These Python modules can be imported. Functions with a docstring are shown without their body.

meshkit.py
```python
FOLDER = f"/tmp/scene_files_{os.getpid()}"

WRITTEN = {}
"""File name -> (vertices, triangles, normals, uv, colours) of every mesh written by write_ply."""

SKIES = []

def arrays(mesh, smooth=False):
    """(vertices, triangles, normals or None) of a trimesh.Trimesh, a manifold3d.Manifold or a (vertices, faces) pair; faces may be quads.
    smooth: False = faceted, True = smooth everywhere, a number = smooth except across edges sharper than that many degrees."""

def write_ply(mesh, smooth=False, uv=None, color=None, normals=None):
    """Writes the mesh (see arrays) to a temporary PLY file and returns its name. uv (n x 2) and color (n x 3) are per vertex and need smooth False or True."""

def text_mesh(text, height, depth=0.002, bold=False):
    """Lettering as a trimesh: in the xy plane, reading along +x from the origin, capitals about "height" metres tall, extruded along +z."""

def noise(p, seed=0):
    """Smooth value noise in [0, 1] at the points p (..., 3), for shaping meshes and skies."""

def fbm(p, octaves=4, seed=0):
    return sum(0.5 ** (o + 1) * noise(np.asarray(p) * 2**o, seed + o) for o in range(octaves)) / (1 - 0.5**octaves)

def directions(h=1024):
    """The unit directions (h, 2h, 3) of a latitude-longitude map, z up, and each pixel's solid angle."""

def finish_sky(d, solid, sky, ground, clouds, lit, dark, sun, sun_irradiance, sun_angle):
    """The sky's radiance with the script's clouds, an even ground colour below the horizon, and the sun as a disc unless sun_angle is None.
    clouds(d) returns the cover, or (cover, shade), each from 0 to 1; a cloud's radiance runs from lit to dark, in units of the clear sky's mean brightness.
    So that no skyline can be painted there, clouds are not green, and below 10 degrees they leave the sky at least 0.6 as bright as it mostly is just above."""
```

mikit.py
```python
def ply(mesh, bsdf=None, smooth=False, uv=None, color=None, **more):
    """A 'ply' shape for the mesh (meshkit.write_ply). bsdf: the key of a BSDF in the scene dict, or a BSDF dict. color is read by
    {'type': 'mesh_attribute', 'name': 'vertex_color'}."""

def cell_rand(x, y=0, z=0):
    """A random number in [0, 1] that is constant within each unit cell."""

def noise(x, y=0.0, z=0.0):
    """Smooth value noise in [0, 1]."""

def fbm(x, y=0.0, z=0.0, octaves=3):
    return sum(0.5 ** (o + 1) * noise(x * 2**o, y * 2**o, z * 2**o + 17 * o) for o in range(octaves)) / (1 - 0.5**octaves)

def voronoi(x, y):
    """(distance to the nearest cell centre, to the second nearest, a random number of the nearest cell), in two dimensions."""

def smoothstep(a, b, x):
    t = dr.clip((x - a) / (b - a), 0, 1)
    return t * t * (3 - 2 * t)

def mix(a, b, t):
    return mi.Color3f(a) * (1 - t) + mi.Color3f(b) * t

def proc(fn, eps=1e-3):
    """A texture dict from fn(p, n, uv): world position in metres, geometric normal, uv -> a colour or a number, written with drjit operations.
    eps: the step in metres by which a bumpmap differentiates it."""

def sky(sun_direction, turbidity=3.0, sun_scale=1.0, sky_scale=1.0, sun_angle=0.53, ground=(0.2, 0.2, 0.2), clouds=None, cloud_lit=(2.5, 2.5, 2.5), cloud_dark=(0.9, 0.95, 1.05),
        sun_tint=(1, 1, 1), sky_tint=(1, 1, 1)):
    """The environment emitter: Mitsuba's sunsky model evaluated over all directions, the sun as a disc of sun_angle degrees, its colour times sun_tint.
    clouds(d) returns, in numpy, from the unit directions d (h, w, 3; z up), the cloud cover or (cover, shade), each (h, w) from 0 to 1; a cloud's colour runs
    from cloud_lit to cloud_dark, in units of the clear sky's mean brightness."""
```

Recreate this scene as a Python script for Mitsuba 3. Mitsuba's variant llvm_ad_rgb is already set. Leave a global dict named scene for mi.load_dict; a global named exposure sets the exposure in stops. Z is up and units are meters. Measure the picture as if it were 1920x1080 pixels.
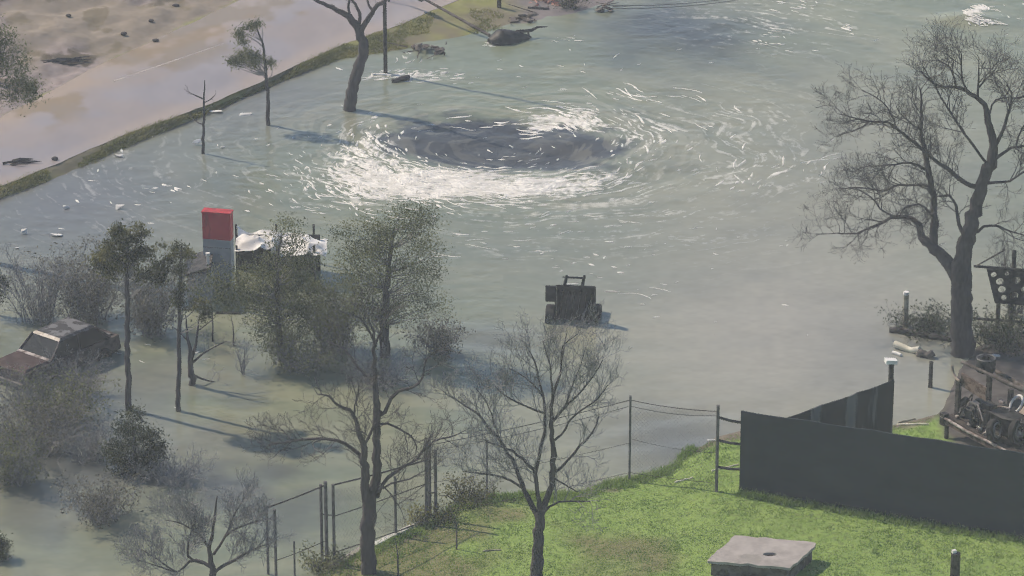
import math
import numpy as np, trimesh, drjit as dr, mitsuba as mi, mikit, meshkit
from mikit import noise, fbm, smoothstep, mix

T = mi.ScalarTransform4f
scene, labels = {}, {}

# ------------------------------------------------------------------ camera, sky, exposure
H, DEP, F = 60.0, math.radians(22.0), 7400.0          # camera height, downward tilt, focal length (pixels of a 1920 wide picture)
scene['camera'] = {'type': 'perspective', 'fov': math.degrees(2 * math.atan(960 / F)), 'fov_axis': 'x', 'near_clip': 1.0, 'far_clip': 3000.0,
                   'to_world': T().look_at(origin=[0, 0, H], target=[0, H / math.tan(DEP), 0], up=[0, 0, 1])}
SUN = (-0.70, 0.42, 0.80)
scene['sky_light'] = mikit.sky(SUN, turbidity=3, ground=(0.22, 0.22, 0.2), sun_tint=(.95, .97, 1.05), sun_angle=1.2)
exposure = 1.66
HAZE = (.00072, .00076, .00086)

# ------------------------------------------------------------------ survey: from the photograph's pixels to metres on the ground
FWD, UPV, RGT = np.array([0, math.cos(DEP), -math.sin(DEP)]), np.array([0, math.sin(DEP), math.cos(DEP)]), np.array([1.0, 0, 0])
EYE = np.array([0, 0, H])

def ray(px, py):
    return FWD + RGT * (px - 960) / F + UPV * (540 - py) / F

def at(px, py, z=0.0):
    """the point at height z"""
    d = ray(px, py)
    return EYE + d * ((H - z) / -d[2])

def up(px, py, y):
    """the point in the upright plane at distance y"""
    d = ray(px, py)
    return EYE + d * (y / d[1])

def polyline(pts, z=0.0):
    q = np.array([at(a, b, z)[:2] for a, b in pts])
    assert (np.diff(q[:, 0]) > 0).all(), np.diff(q[:, 0])
    return q

SHORE = polyline([(-300, 1400), (350, 1160), (560, 1092), (640, 1056), (740, 1010), (800, 988), (850, 952), (900, 934), (960, 928), (1090, 926), (1130, 908),
                  (1200, 895), (1255, 880), (1290, 845), (1340, 822), (1420, 800), (1600, 800), (1690, 793), (1765, 774), (1800, 690), (1832, 650), (1890, 625), (1960, 615), (2200, 600)])
VERGE = polyline([(-400, 530), (-200, 452), (0, 372), (100, 335), (250, 270), (400, 206), (520, 153), (640, 110), (740, 95), (820, 78), (900, 62), (1000, 40), (1130, 12), (1250, -40), (1500, -130), (2000, -260)])
ROAD_Z = 0.32
ROAD_NEAR = polyline([(-400, 505), (-200, 427), (0, 350), (100, 310), (250, 247), (400, 193), (520, 140), (640, 85), (740, 50), (860, 0), (1000, -60), (1300, -190)], ROAD_Z)
ROAD_FAR = polyline([(-400, 425), (-200, 318), (60, 190), (180, 125), (280, 80), (420, 15), (500, -25), (700, -130), (900, -240)], ROAD_Z)

def npl(x, P):
    return np.interp(x, P[:, 0], P[:, 1]) + np.where(x < P[0, 0], (x - P[0, 0]) * (P[1, 1] - P[0, 1]) / (P[1, 0] - P[0, 0]), 0) + np.where(x > P[-1, 0], (x - P[-1, 0]) * (P[-1, 1] - P[-2, 1]) / (P[-1, 0] - P[-2, 0]), 0)

def dpl(x, P):
    """the same line for a texture"""
    y = mi.Float(float(P[0, 1]))
    for (xa, ya), (xb, yb) in zip(P[:-1].tolist(), P[1:].tolist()):
        y = dr.select(x >= xa, ya + (yb - ya) * (x - xa) / (xb - xa), y)
    return y

def nf(x, y, s, seed=0, octaves=4):
    return meshkit.fbm(np.stack([x * s, y * s, np.zeros_like(x) + 3.7], -1), octaves, seed) - 0.5

def height(x, y):
    x, y = np.asarray(x, float), np.asarray(y, float)
    d1 = npl(x, SHORE) - y
    z1 = np.where(d1 > 0, 0.75 * (1 - np.exp(-d1 * 0.16)), np.maximum(d1 * 0.22, -0.9))
    z1 = z1 + np.where(d1 > -0.5, 0.10 * nf(x, y, 0.9, 1) * np.clip(d1 + 0.6, 0, 1) + 0.18 * nf(x, y, 0.25, 2) * np.clip(d1 * .5 + 0.2, 0, 1), 0)
    d2, dn, df = y - npl(x, VERGE), y - npl(x, ROAD_NEAR), y - npl(x, ROAD_FAR)
    gap = np.maximum(npl(x, ROAD_NEAR) - npl(x, VERGE), .4)
    z2 = np.where(d2 > 0, np.minimum(1, d2 / gap) * (ROAD_Z - .004), np.maximum(d2 * 0.2, -0.9))
    z2 = z2 + np.where((dn < -0.3), 0.16 * nf(x, y, 0.7, 3) * np.clip(d2 + 0.5, 0, 1), 0)
    fieldd = np.clip(df - 0.3, 0, None)
    z2 = z2 + np.where(df > 0.3, np.minimum(fieldd * 0.06, 1.2) + np.clip(fieldd, 0, 1.5) * (0.55 * nf(x, y, 0.33, 5) + 0.35 * nf(x, y, 1.1, 6)), 0)
    return np.maximum(z1, z2)

def land(px, py, it=6):
    z = 0.0
    for _ in range(it):
        p = at(px, py, z)
        z = max(float(height(p[0], p[1])), 0.0)
    return np.array([p[0], p[1], z])

# ------------------------------------------------------------------ mesh helpers
def unit(v):
    v = np.asarray(v, float)
    return v / (np.linalg.norm(v, axis=-1, keepdims=True) + 1e-12)

class MB:
    """collects shapes into one mesh"""
    def __init__(s):
        s.v, s.f, s.n = [], [], 0
    def add(s, v, f):
        if hasattr(v, 'vertices'):
            v, f = v.vertices, v.faces
        v, f = np.asarray(v, float), np.asarray(f, int)
        s.v.append(v); s.f.append(f + s.n); s.n += len(v)
        return s
    def box(s, c, size, rz=0.0, tilt=None):
        m = trimesh.creation.box(size)
        M = trimesh.transformations.rotation_matrix(rz, [0, 0, 1])
        if tilt:
            M = M @ trimesh.transformations.rotation_matrix(tilt[0], tilt[1])
        m.apply_transform(M); m.apply_translation(c)
        return s.add(m, None)
    def tube(s, pts, rad, sides=6, caps=True):
        pts = np.asarray(pts, float); n = len(pts)
        rad = np.broadcast_to(np.asarray(rad, float), (n,))
        t = unit(np.gradient(pts, axis=0))
        ref = np.array([0, 0, 1.0]) if abs(t.mean(0)[2]) < 0.8 * np.linalg.norm(t.mean(0)) else np.array([1.0, 0.2, 0])
        a = unit(np.cross(t, ref)); b = np.cross(t, a)
        ang = np.arange(sides) * 2 * np.pi / sides
        ring = pts[:, None] + rad[:, None, None] * (a[:, None] * np.cos(ang)[None, :, None] + b[:, None] * np.sin(ang)[None, :, None])
        v = ring.reshape(-1, 3)
        i, j = np.meshgrid(np.arange(n - 1), np.arange(sides), indexing='ij')
        p, q = (i * sides + j).ravel(), (i * sides + (j + 1) % sides).ravel()
        f = np.vstack([np.stack([p, p + sides, q], 1), np.stack([q, p + sides, q + sides], 1)])
        if caps:
            k = len(v); v = np.vstack([v, pts[:1], pts[-1:]])
            j = np.arange(sides); e = (n - 1) * sides
            f = np.vstack([f, np.stack([j, (j + 1) % sides, j * 0 + k], 1), np.stack([e + (j + 1) % sides, e + j, j * 0 + k + 1], 1)])
        return s.add(v, f)
    def prism(s, poly, axis_o, ax, ay, az, depth):
        """polygon (shapely or points) in the plane (ax, ay), pushed along az"""
        from shapely.geometry import Polygon
        poly = poly if hasattr(poly, 'exterior') else Polygon(poly)
        m = trimesh.creation.extrude_polygon(poly, depth, engine='earcut')
        v = np.asarray(axis_o) + m.vertices[:, :1] * np.asarray(ax) + m.vertices[:, 1:2] * np.asarray(ay) + m.vertices[:, 2:] * np.asarray(az)
        f = m.faces if np.dot(np.cross(ax, ay), az) > 0 else m.faces[:, ::-1]
        return s.add(v, f)
    def place(s, p, rz=0.0):
        v = np.vstack(s.v); c, q = math.cos(rz), math.sin(rz)
        v = v @ np.array([[c, q, 0], [-q, c, 0], [0, 0, 1]]) + np.asarray(p)
        s.v = [v]; s.f = [np.vstack(s.f)]
        return s
    def scaled(s, k):
        s.v = [np.vstack(s.v) * k]; s.f = [np.vstack(s.f)]
        return s
    def mesh(s):
        return np.vstack(s.v), np.vstack(s.f)

def uniq(name):
    if name not in taken:
        taken.add(name); return name
    k = 1
    while f'{name}_{k:03d}' in taken:
        k += 1
    taken.add(f'{name}_{k:03d}')
    return f'{name}_{k:03d}'
taken = set()

def thing(name, label, cat, group=None):
    k = uniq(name)
    labels[k] = {'label': label, 'category': cat}
    if group:
        labels[k]['group'] = group
    return k

def put(key, mesh, mat, smooth=False, label=None):
    """one shape under the key (a part if the key is parent + '__' + name)"""
    if '__' in key:
        key = uniq(key)
    mesh = mesh.mesh() if isinstance(mesh, MB) else mesh
    scene[key] = mikit.ply(mesh, mat, smooth)
    if label:
        labels[key] = {'label': label}
    return key

def one(name, mesh, mat, label, cat, smooth=False, group=None):
    return put(thing(name, label, cat, group), mesh, mat, smooth)

# ------------------------------------------------------------------ materials
def principled(color, rough=0.7, **kw):
    c = color if isinstance(color, dict) else {'type': 'rgb', 'value': list(color)}
    return {'type': 'twosided', 'bsdf': {'type': 'principled', 'base_color': c, 'roughness': rough, 'specular': kw.pop('spec', 0.3), **kw}}

def mottled(a, b, s=3.0, k=(0.35, 0.65)):
    return mikit.proc(lambda p, n, uv: mix(a, b, smoothstep(k[0], k[1], fbm(p.x * s, p.y * s, p.z * s, 4))))

def bumped(inner, fn, scale=1.0, eps=0.02):
    return {'type': 'twosided', 'bsdf': {'type': 'bumpmap', 'arbitrary': mikit.proc(fn, eps), 'scale': scale, 'bsdf': inner['bsdf']}}

bark_tex = lambda a, b: mikit.proc(lambda p, n, uv: mix(a, b, fbm(p.x * 13, p.y * 13, p.z * 3, 4)))
scene['m_bark'] = principled(bark_tex((.050, .047, .052), (.092, .085, .088)), .9)
scene['m_bark_pale'] = principled(mottled((.075, .068, .066), (.15, .138, .13), 5), .9)
scene['m_twig'] = principled((.090, .084, .086), .9)
scene['m_twig_grey'] = principled((.23, .228, .235), .9)
def leaf_mat(a, b, s):
    return {'type': 'principledthin', 'base_color': mottled(a, b, s), 'roughness': .7, 'diff_trans': .9, 'eta': 1.3}
scene['m_leaf_grey'] = leaf_mat((.105, .125, .070), (.215, .23, .125), 1.6)
scene['m_leaf_dark'] = leaf_mat((.045, .062, .042), (.085, .10, .06), 1.8)
scene['m_leaf_pine'] = leaf_mat((.065, .078, .048), (.185, .185, .085), 2.2)
scene['m_leaf_dry'] = leaf_mat((.125, .125, .105), (.20, .195, .16), 2.0)
scene['m_blade'] = leaf_mat((.22, .335, .10), (.29, .395, .125), 0.8)
scene['m_blade_dry'] = leaf_mat((.20, .22, .085), (.32, .31, .13), 0.8)
scene['m_black'] = principled(mottled((.018, .020, .023), (.035, .036, .040), 4), .55)
scene['m_tarp'] = principled(mikit.proc(lambda p, n, uv: mix((.021, .032, .044), (.032, .045, .059), fbm(p.x * .9, p.y * .9, p.z * 2.2, 4))), .75)
scene['m_tarp_faded'] = principled(mikit.proc(lambda p, n, uv: mix((.030, .036, .042), (.16, .165, .175), smoothstep(.52, .66, fbm(p.x * 1.3 + p.y * 1.3, p.z * .35, 0, 4)))), .75)
scene['m_steel'] = principled(mottled((.12, .12, .125), (.22, .215, .21), 6), .5, metallic=.3)
scene['m_dark_steel'] = principled(mottled((.035, .034, .036), (.075, .07, .068), 6), .5, metallic=.3)
scene['m_post'] = principled(mottled((.10, .10, .11), (.16, .155, .16), 6), .6)
scene['m_burnt'] = principled(mottled((.03, .027, .029), (.125, .095, .086), 4, (.45, .7)), .85)
scene['m_ash'] = principled(mottled((.16, .13, .12), (.48, .44, .42), 5), .8)
scene['m_rust'] = principled(mottled((.085, .06, .054), (.18, .14, .12), 5), .85)
scene['m_red'] = principled(mikit.proc(lambda p, n, uv: mix(mix((.44, .034, .05), (.58, .065, .08), fbm(p.x * 1.5, p.y * 1.5, p.z * 1.5, 3)), (.24, .05, .055), smoothstep(.52, .72, fbm(p.x * 5, p.y * 5, p.z * 1.1, 4)) * .7)), .6)
scene['m_panel_grey'] = principled(mottled((.30, .32, .34), (.42, .43, .44), 1.2), .65)
scene['m_white'] = principled(mottled((.62, .62, .60), (.80, .80, .78), 2), .6)
scene['m_wood'] = principled(mottled((.24, .22, .17), (.42, .40, .31), 4), .8)
scene['m_old_wood'] = principled(mottled((.07, .06, .055), (.15, .135, .125), 4), .9)
scene['m_glass'] = principled((.02, .022, .024), .12, spec=.5)
scene['m_truck'] = principled(mottled((.035, .032, .036), (.085, .07, .066), 3), .6, clearcoat=.3)
scene['m_car_red'] = principled(mottled((.048, .032, .033), (.075, .050, .050), 3), .8, clearcoat=.3)
scene['m_rubber'] = principled((.03, .03, .032), .8)
scene['m_beige'] = principled(mottled((.30, .24, .19), (.42, .35, .29), 3), .7)
def concrete_col(p, n, uv):
    base = mix((.24, .225, .215), (.50, .47, .45), fbm(p.x * 3, p.y * 3, p.z * 3, 4))
    wet = smoothstep(.56, .66, fbm(p.x * 1.1 + 9, p.y * 1.1, p.z, 3))
    return mix(base, (.13, .13, .105), wet * .25)
scene['m_concrete'] = bumped(principled(mikit.proc(concrete_col), .9), lambda p, n, uv: fbm(p.x * 9, p.y * 9, p.z * 9, 3), .03)
scene['m_foam'] = {'type': 'twosided', 'bsdf': {'type': 'diffuse', 'reflectance': mottled((.72, .72, .68), (.86, .86, .83), 2.5)}}

# ------------------------------------------------------------------ ground, one sheet
def spread(lo, hi, step, far):
    a = np.arange(lo, hi + step / 2, step)
    out = np.cumsum(step * 1.35 ** np.arange(1, 60))
    out = out[out < far]
    return np.concatenate([lo - out[::-1], a, hi + out])

def sheet(xs, ys, zf):
    X, Y = np.meshgrid(xs, ys)
    Z = zf(X, Y)
    nx = len(xs)
    i, j = np.meshgrid(np.arange(len(ys) - 1), np.arange(nx - 1), indexing='ij')
    a = (i * nx + j).ravel()
    return np.stack([X, Y, Z], -1).reshape(-1, 3), np.vstack([np.stack([a, a + 1, a + nx + 1], 1), np.stack([a, a + nx + 1, a + nx], 1)])

def ground_col(p, n, uv):
    x, y = p.x, p.y
    wob = 1.6 * (fbm(x * .8, y * .8, 0, 3) - .5)
    n1, n2, n3 = fbm(x * .35, y * .35, 3, 3), fbm(x * 2.2, y * 2.2, 0, 3), noise(x * 9, y * 9, 0)
    grass = mix((.175, .275, .075), (.255, .36, .105), n2)
    grass = mix(grass, mix((.15, .16, .075), (.21, .21, .11), n2), smoothstep(.40, .64, fbm(x * .3 + 5, y * .3, 1, 3) + .035 * (1 - x)))  # duller leftwards: dry grass, with the tree shadow painted in
    grass = mix(grass, (.10, .12, .05), smoothstep(.6, .85, n3) * .35)
    mud = mix((.13, .115, .09), (.21, .185, .15), n2)
    d1 = dpl(x, SHORE) - y + wob
    near = mix(mud, grass, smoothstep(.1, .9, d1))
    near = mix(near, mix((.055, .052, .055), (.115, .108, .105), n2), smoothstep(15.7, 16.6, x + wob * .7) * smoothstep(128.5, 130, y))    # bare trodden ground by the big tree, shadow painted into its tone
    dn, df = y - dpl(x, ROAD_NEAR) + wob * .25, y - dpl(x, ROAD_FAR) + wob
    verge = mix(mix((.19, .205, .08), (.30, .305, .125), n2), (.19, .17, .13), smoothstep(.40, .62, n1) * .85)
    verge = mix(verge, mix((.16, .15, .155), (.24, .22, .225), n2), smoothstep(-1.2, 1.2, x + wob))
    dirt = mix((.21, .18, .175), (.37, .325, .315), n2)
    dirt = mix(dirt, (.11, .095, .075), smoothstep(.60, .74, fbm(x * .8 + 20, y * .5, 2, 4)))
    dirt = mix(dirt, (.27, .235, .17), smoothstep(.55, .72, fbm(x * .22 + 2, y * .16, 5, 3)) * .6)
    far = mix(verge, dirt, smoothstep(-.5, .5, df))
    return mix(near, far, smoothstep(-6, 6, y - (dpl(x, SHORE) + dpl(x, VERGE)) * .5))
scene['m_ground'] = bumped(principled(mikit.proc(ground_col), .95, spec=.1), lambda p, n, uv: fbm(p.x * 5, p.y * 5, p.z * 5, 3), .03, .03)
xs, ys = spread(-34, 36, .25, 450), spread(112, 206, .25, 430)
put('ground', sheet(xs, ys, height), 'm_ground', True)
labels['ground'] = {'kind': 'structure', 'label': 'grassy bank, verge and bare dirt field around the flood'}

# road: asphalt under a film of pinkish silt
def road_col(p, n, uv):
    x, y = p.x, p.y
    dn, df = y - dpl(x, ROAD_NEAR), dpl(x, ROAD_FAR) - y
    f = dn / dr.maximum(dn + df, .1)
    c = mix((.245, .228, .242), (.305, .28, .29), fbm(x * .9, y * .45, 0, 4))
    c = mix(c, (.33, .275, .235), smoothstep(.50, .80, f + .5 * (fbm(x * .25, y * .25, 7, 3) - .5)))
    c = mix(c, (.235, .185, .125), smoothstep(.54, .72, fbm(x * .45 + 11, y * .3, 4, 4)) * smoothstep(.3, .6, f) * .85)
    return mix(c, (.36, .315, .29), smoothstep(.16, .05, f) * .6)
def road_rough(p, n, uv):
    return .22 + .5 * smoothstep(.40, .60, fbm(p.x * .35 + 4, p.y * .35, 2, 4))
scene['m_road'] = principled(mikit.proc(road_col), mikit.proc(road_rough), spec=.5)
rx = np.linspace(-45, 8, 200)
strip = lambda x, t: npl(x, ROAD_NEAR) * (1 - t) + npl(x, ROAD_FAR) * t
rv, rf = [], []
NT = 14
for x in rx:
    for t in np.linspace(0, 1, NT):
        e = .12 * float(nf(np.array(x), np.array(t * 3.0), 1.5, 9)) if t in (0, 1) else 0
        rv.append((x, strip(x, t) + e * 4, ROAD_Z + .012 + .06 * math.sin(math.pi * t)))
for i in range(len(rx) - 1):
    for j in range(NT - 1):
        a = i * NT + j
        rf += [(a, a + NT, a + NT + 1), (a, a + NT + 1, a + 1)]
put('road', (rv, np.array(rf)[:, ::-1]), 'm_road', True)
labels['road'] = {'kind': 'structure', 'label': 'silt covered road running along the far shore'}
lv, lf = [], []
lx = np.linspace(at(215, 152, ROAD_Z)[0], at(420, 82, ROAD_Z)[0], 40)
A_, B_ = at(215, 152, ROAD_Z + .06), at(420, 82, ROAD_Z + .06)
for i, x in enumerate(lx):
    yy = A_[1] + (B_[1] - A_[1]) * (x - A_[0]) / (B_[0] - A_[0])
    w = .05 + .05 * abs(float(nf(np.array(x), np.array(0.), 1.2, 4))) * 3
    lv += [(x, yy - w, ROAD_Z + .078), (x, yy + w, ROAD_Z + .078)]
    if i:
        lf += [(2 * i - 2, 2 * i, 2 * i + 1), (2 * i - 2, 2 * i + 1, 2 * i - 1)]
put('road__lane_marking', (lv, lf), 'm_lane')
scene['m_lane'] = principled(mikit.proc(lambda p, n, uv: mix((.30, .28, .28), (.44, .41, .39), smoothstep(.35, .65, fbm(p.x * 1.5, p.y * 1.5, 3, 3)))), .7)

# ------------------------------------------------------------------ the flood water and the boil
BO = at(945, 272)                                   # centre of the boil
def gauss(x, y, c, rx, ry, lib=np):
    return lib.exp(-((x - c[0]) / rx) ** 2 - ((y - c[1]) / ry) ** 2)

def dg(x, y, px, py, rx, ry):
    c = at(px, py)
    return dr.exp(-dr.square((x - float(c[0])) / rx) - dr.square((y - float(c[1])) / ry))

def water_z(x, y):
    dx, dy = x - BO[0], y - BO[1]
    r = np.hypot(dx / 5.2, dy / 4.0)
    z = 0.010 * nf(x * .7, y, 1.7, 21, 3) + 0.05 * nf(x * .5, y, .45, 22, 2)
    stream = np.exp(-((r - 1.3) / 1.4) ** 2)
    z = z + stream * (0.13 * nf(x, y, .9, 23, 4) + .07 * nf(x, y, 2.6, 24, 3))
    z = z + .15 * np.exp(-((r - 1.15) / .35) ** 2) * (.6 + 1.6 * nf(x, y, .55, 25, 3)) * (1 + .5 * np.tanh(-dy / 2))   # breaking rim
    z = z - .30 * np.exp(-(r / .95) ** 2.5) * (1 + .6 * nf(x, y, .45, 26, 3))                                            # sunken eye
    z = z + .20 * gauss(x, y, at(1060, 262), 1.9, 1.3) * (1 + .8 * nf(x, y, .7, 27, 3)) + .16 * gauss(x, y, at(850, 262), 1.9, 1.3) * (1 + .8 * nf(x, y, .7, 37, 3)) + np.exp(-(r / .93) ** 6) * .20 * nf(x, y, 1.7, 38, 4)
    left = gauss(x, y, at(250, 300), 9, 9)
    z = z + left * .06 * nf(x + y * .5, y, 1.5, 28, 3)
    d = y - npl(x, SHORE)
    z = z + .035 * np.sin((y * 2.6 + x * .8) + 5 * nf(x, y, .2, 29, 2)) * gauss(x, y, at(900, 635), 3.5, 2.2)
    z = z + .030 * np.sin((y * 3.2 - x * 1.2) + 5 * nf(x, y, .2, 30, 2)) * gauss(x, y, at(1260, 810), 4, 3.0)
    z = z + .35 * gauss(x, y, at(1815, 38), 1.3, .9) + .12 * gauss(x, y, at(1330, 60), 4, 3) * (1 + 2 * nf(x, y, .8, 31, 3))
    return z

def flow(p):
    """along and across the swirl, in metres"""
    dx, dy = p.x - float(BO[0]), (p.y - float(BO[1])) * 1.25
    r = dr.sqrt(dx * dx + dy * dy) + 1e-3
    th = dr.atan2(dx, dy + 1e-5)
    return th * (2.0 + .25 * r) + 2.2 * fbm(p.x * .35, p.y * .35, 4, 3), r + 2.6 * (fbm(p.x * .30 + 7, p.y * .30, 2, 3) - .5)

def foam_cover(p):
    x, y = p.x, p.y
    s, r = flow(p)
    w = 1.6 * (fbm(x * .6, y * .6, 9, 3) - .5)
    streak = .65 * fbm(s * 1.1 + w, r * 4.5 + w * 2, 0, 4) + .35 * fbm(x * 4.5, y * 3.2, 5, 3)
    bias = .46 * dg(x, y, 800, 343, 2.1, 1.3) + .26 * dg(x, y, 920, 356, 3.2, .9) + .21 * dg(x, y, 700, 305, 1.3, 2.6) + .09 * dg(x, y, 690, 262, 1.4, 2)
    bias = bias + .20 * dg(x, y, 1050, 228, 2.4, 1.0) + .13 * dg(x, y, 1180, 255, 1.9, 2.2) + .12 * dg(x, y, 1090, 340, 2.3, 1.5) + .05 * dg(x, y, 1380, 230, 4.0, 4.5) + .07 * dg(x, y, 1450, 320, 2.8, 2.2)
    bias = bias + .12 * dg(x, y, 780, 142, 1.8, .8) + .025 * dg(x, y, 250, 330, 8, 7) + .08 * dg(x, y, 620, 340, 2.5, 3) + .07 * dg(x, y, 1450, 40, 4, 4) + .05 * dg(x, y, 1100, 400, 7, 5)
    hole = dg(x, y, 900, 268, 3.2, 2.0) + dg(x, y, 1050, 282, 2.6, 1.8)
    bias = bias - .25 * hole
    return smoothstep(.58, .80, streak + bias) * dr.clip(.02 + bias * 9, 0, 1)

def water_col(p, n, uv):
    x, y = p.x, p.y
    big = fbm(x * .10, y * .14, 1, 3)
    s, r = flow(p)
    swirl = fbm(s * .35, r * .8, 2, 3)
    c = mix((.18, .215, .15), (.25, .27, .185), smoothstep(.35, .65, big * .5 + swirl * .5))               # olive silt
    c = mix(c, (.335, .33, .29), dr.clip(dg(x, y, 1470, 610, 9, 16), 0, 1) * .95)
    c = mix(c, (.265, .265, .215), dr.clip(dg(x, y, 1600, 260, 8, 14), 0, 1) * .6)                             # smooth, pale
    c = mix(c, (.135, .145, .165), dr.clip(dg(x, y, 120, 380, 7, 10) + .8 * dg(x, y, 480, 170, 6, 7), 0, 1) * .9)   # bluer towards the left
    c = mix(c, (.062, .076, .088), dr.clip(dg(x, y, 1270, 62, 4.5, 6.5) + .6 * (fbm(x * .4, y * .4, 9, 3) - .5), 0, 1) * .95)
    c = mix(c, (.165, .19, .16), dr.clip(dg(x, y, 980, 470, 8, 5), 0, 1) * .6)
    weeds = smoothstep(.48, .62, fbm(x * .28 + 3, y * .22, 6, 3)) * dr.clip(dg(x, y, 430, 790, 4, 4) + dg(x, y, 130, 930, 5, 4), 0, 1)
    c = mix(c, (.20, .20, .11), weeds * .8)
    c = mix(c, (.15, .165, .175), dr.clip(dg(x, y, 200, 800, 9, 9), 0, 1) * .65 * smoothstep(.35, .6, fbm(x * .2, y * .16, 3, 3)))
    c = mix(c, (.085, .094, .10), smoothstep(.46, .64, fbm(x * .30 + 13, y * .26, 8, 3)) * dr.clip(dg(x, y, 320, 900, 9, 8), 0, 1) * .8)  # blurry shadows on the lower left water, painted as dark patches
    c = mix(c, (.12, .135, .155), dr.clip(dg(x, y, 1270, 830, 2.6, 3.0) + .8 * dg(x, y, 900, 635, 2.2, 1.6) + .5 * dg(x, y, 1640, 650, 2.5, 4), 0, 1) * .7)  # sky reflection by the bank and leafy tree shadow, painted bluish dark
    boil_shade = smoothstep(.22, .70, dg(x, y, 840, 264, 3.0, 3.2) + dg(x, y, 1065, 280, 3.0, 2.8) + .6 * dg(x, y, 945, 262, 3, 2.6) + .7 * (fbm(x * .9, y * .9, 4, 4) - .5))  # shade on the steep faces of the boil, painted into the water colour
    c = mix(c, (.038, .045, .062), boil_shade * .95)
    fine = fbm(x * 2.4, y * 3.6, 3, 3)
    c = c * (.92 + .16 * fine)
    lines = smoothstep(.50, .62, fbm(s * .8, r * 2.6, 6, 4)) * dr.exp(-dr.square((r - 7) / 4.5))
    c = mix(c, (.40, .39, .30), lines * .28)
    return mix(c, (.80, .80, .76), foam_cover(p))

def water_rough(p, n, uv):
    return .18 + .4 * foam_cover(p) + .3 * dr.clip(dg(p.x, p.y, 850, 268, 3.2, 2.6) + dg(p.x, p.y, 1060, 280, 3.2, 2.6), 0, 1)

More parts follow.
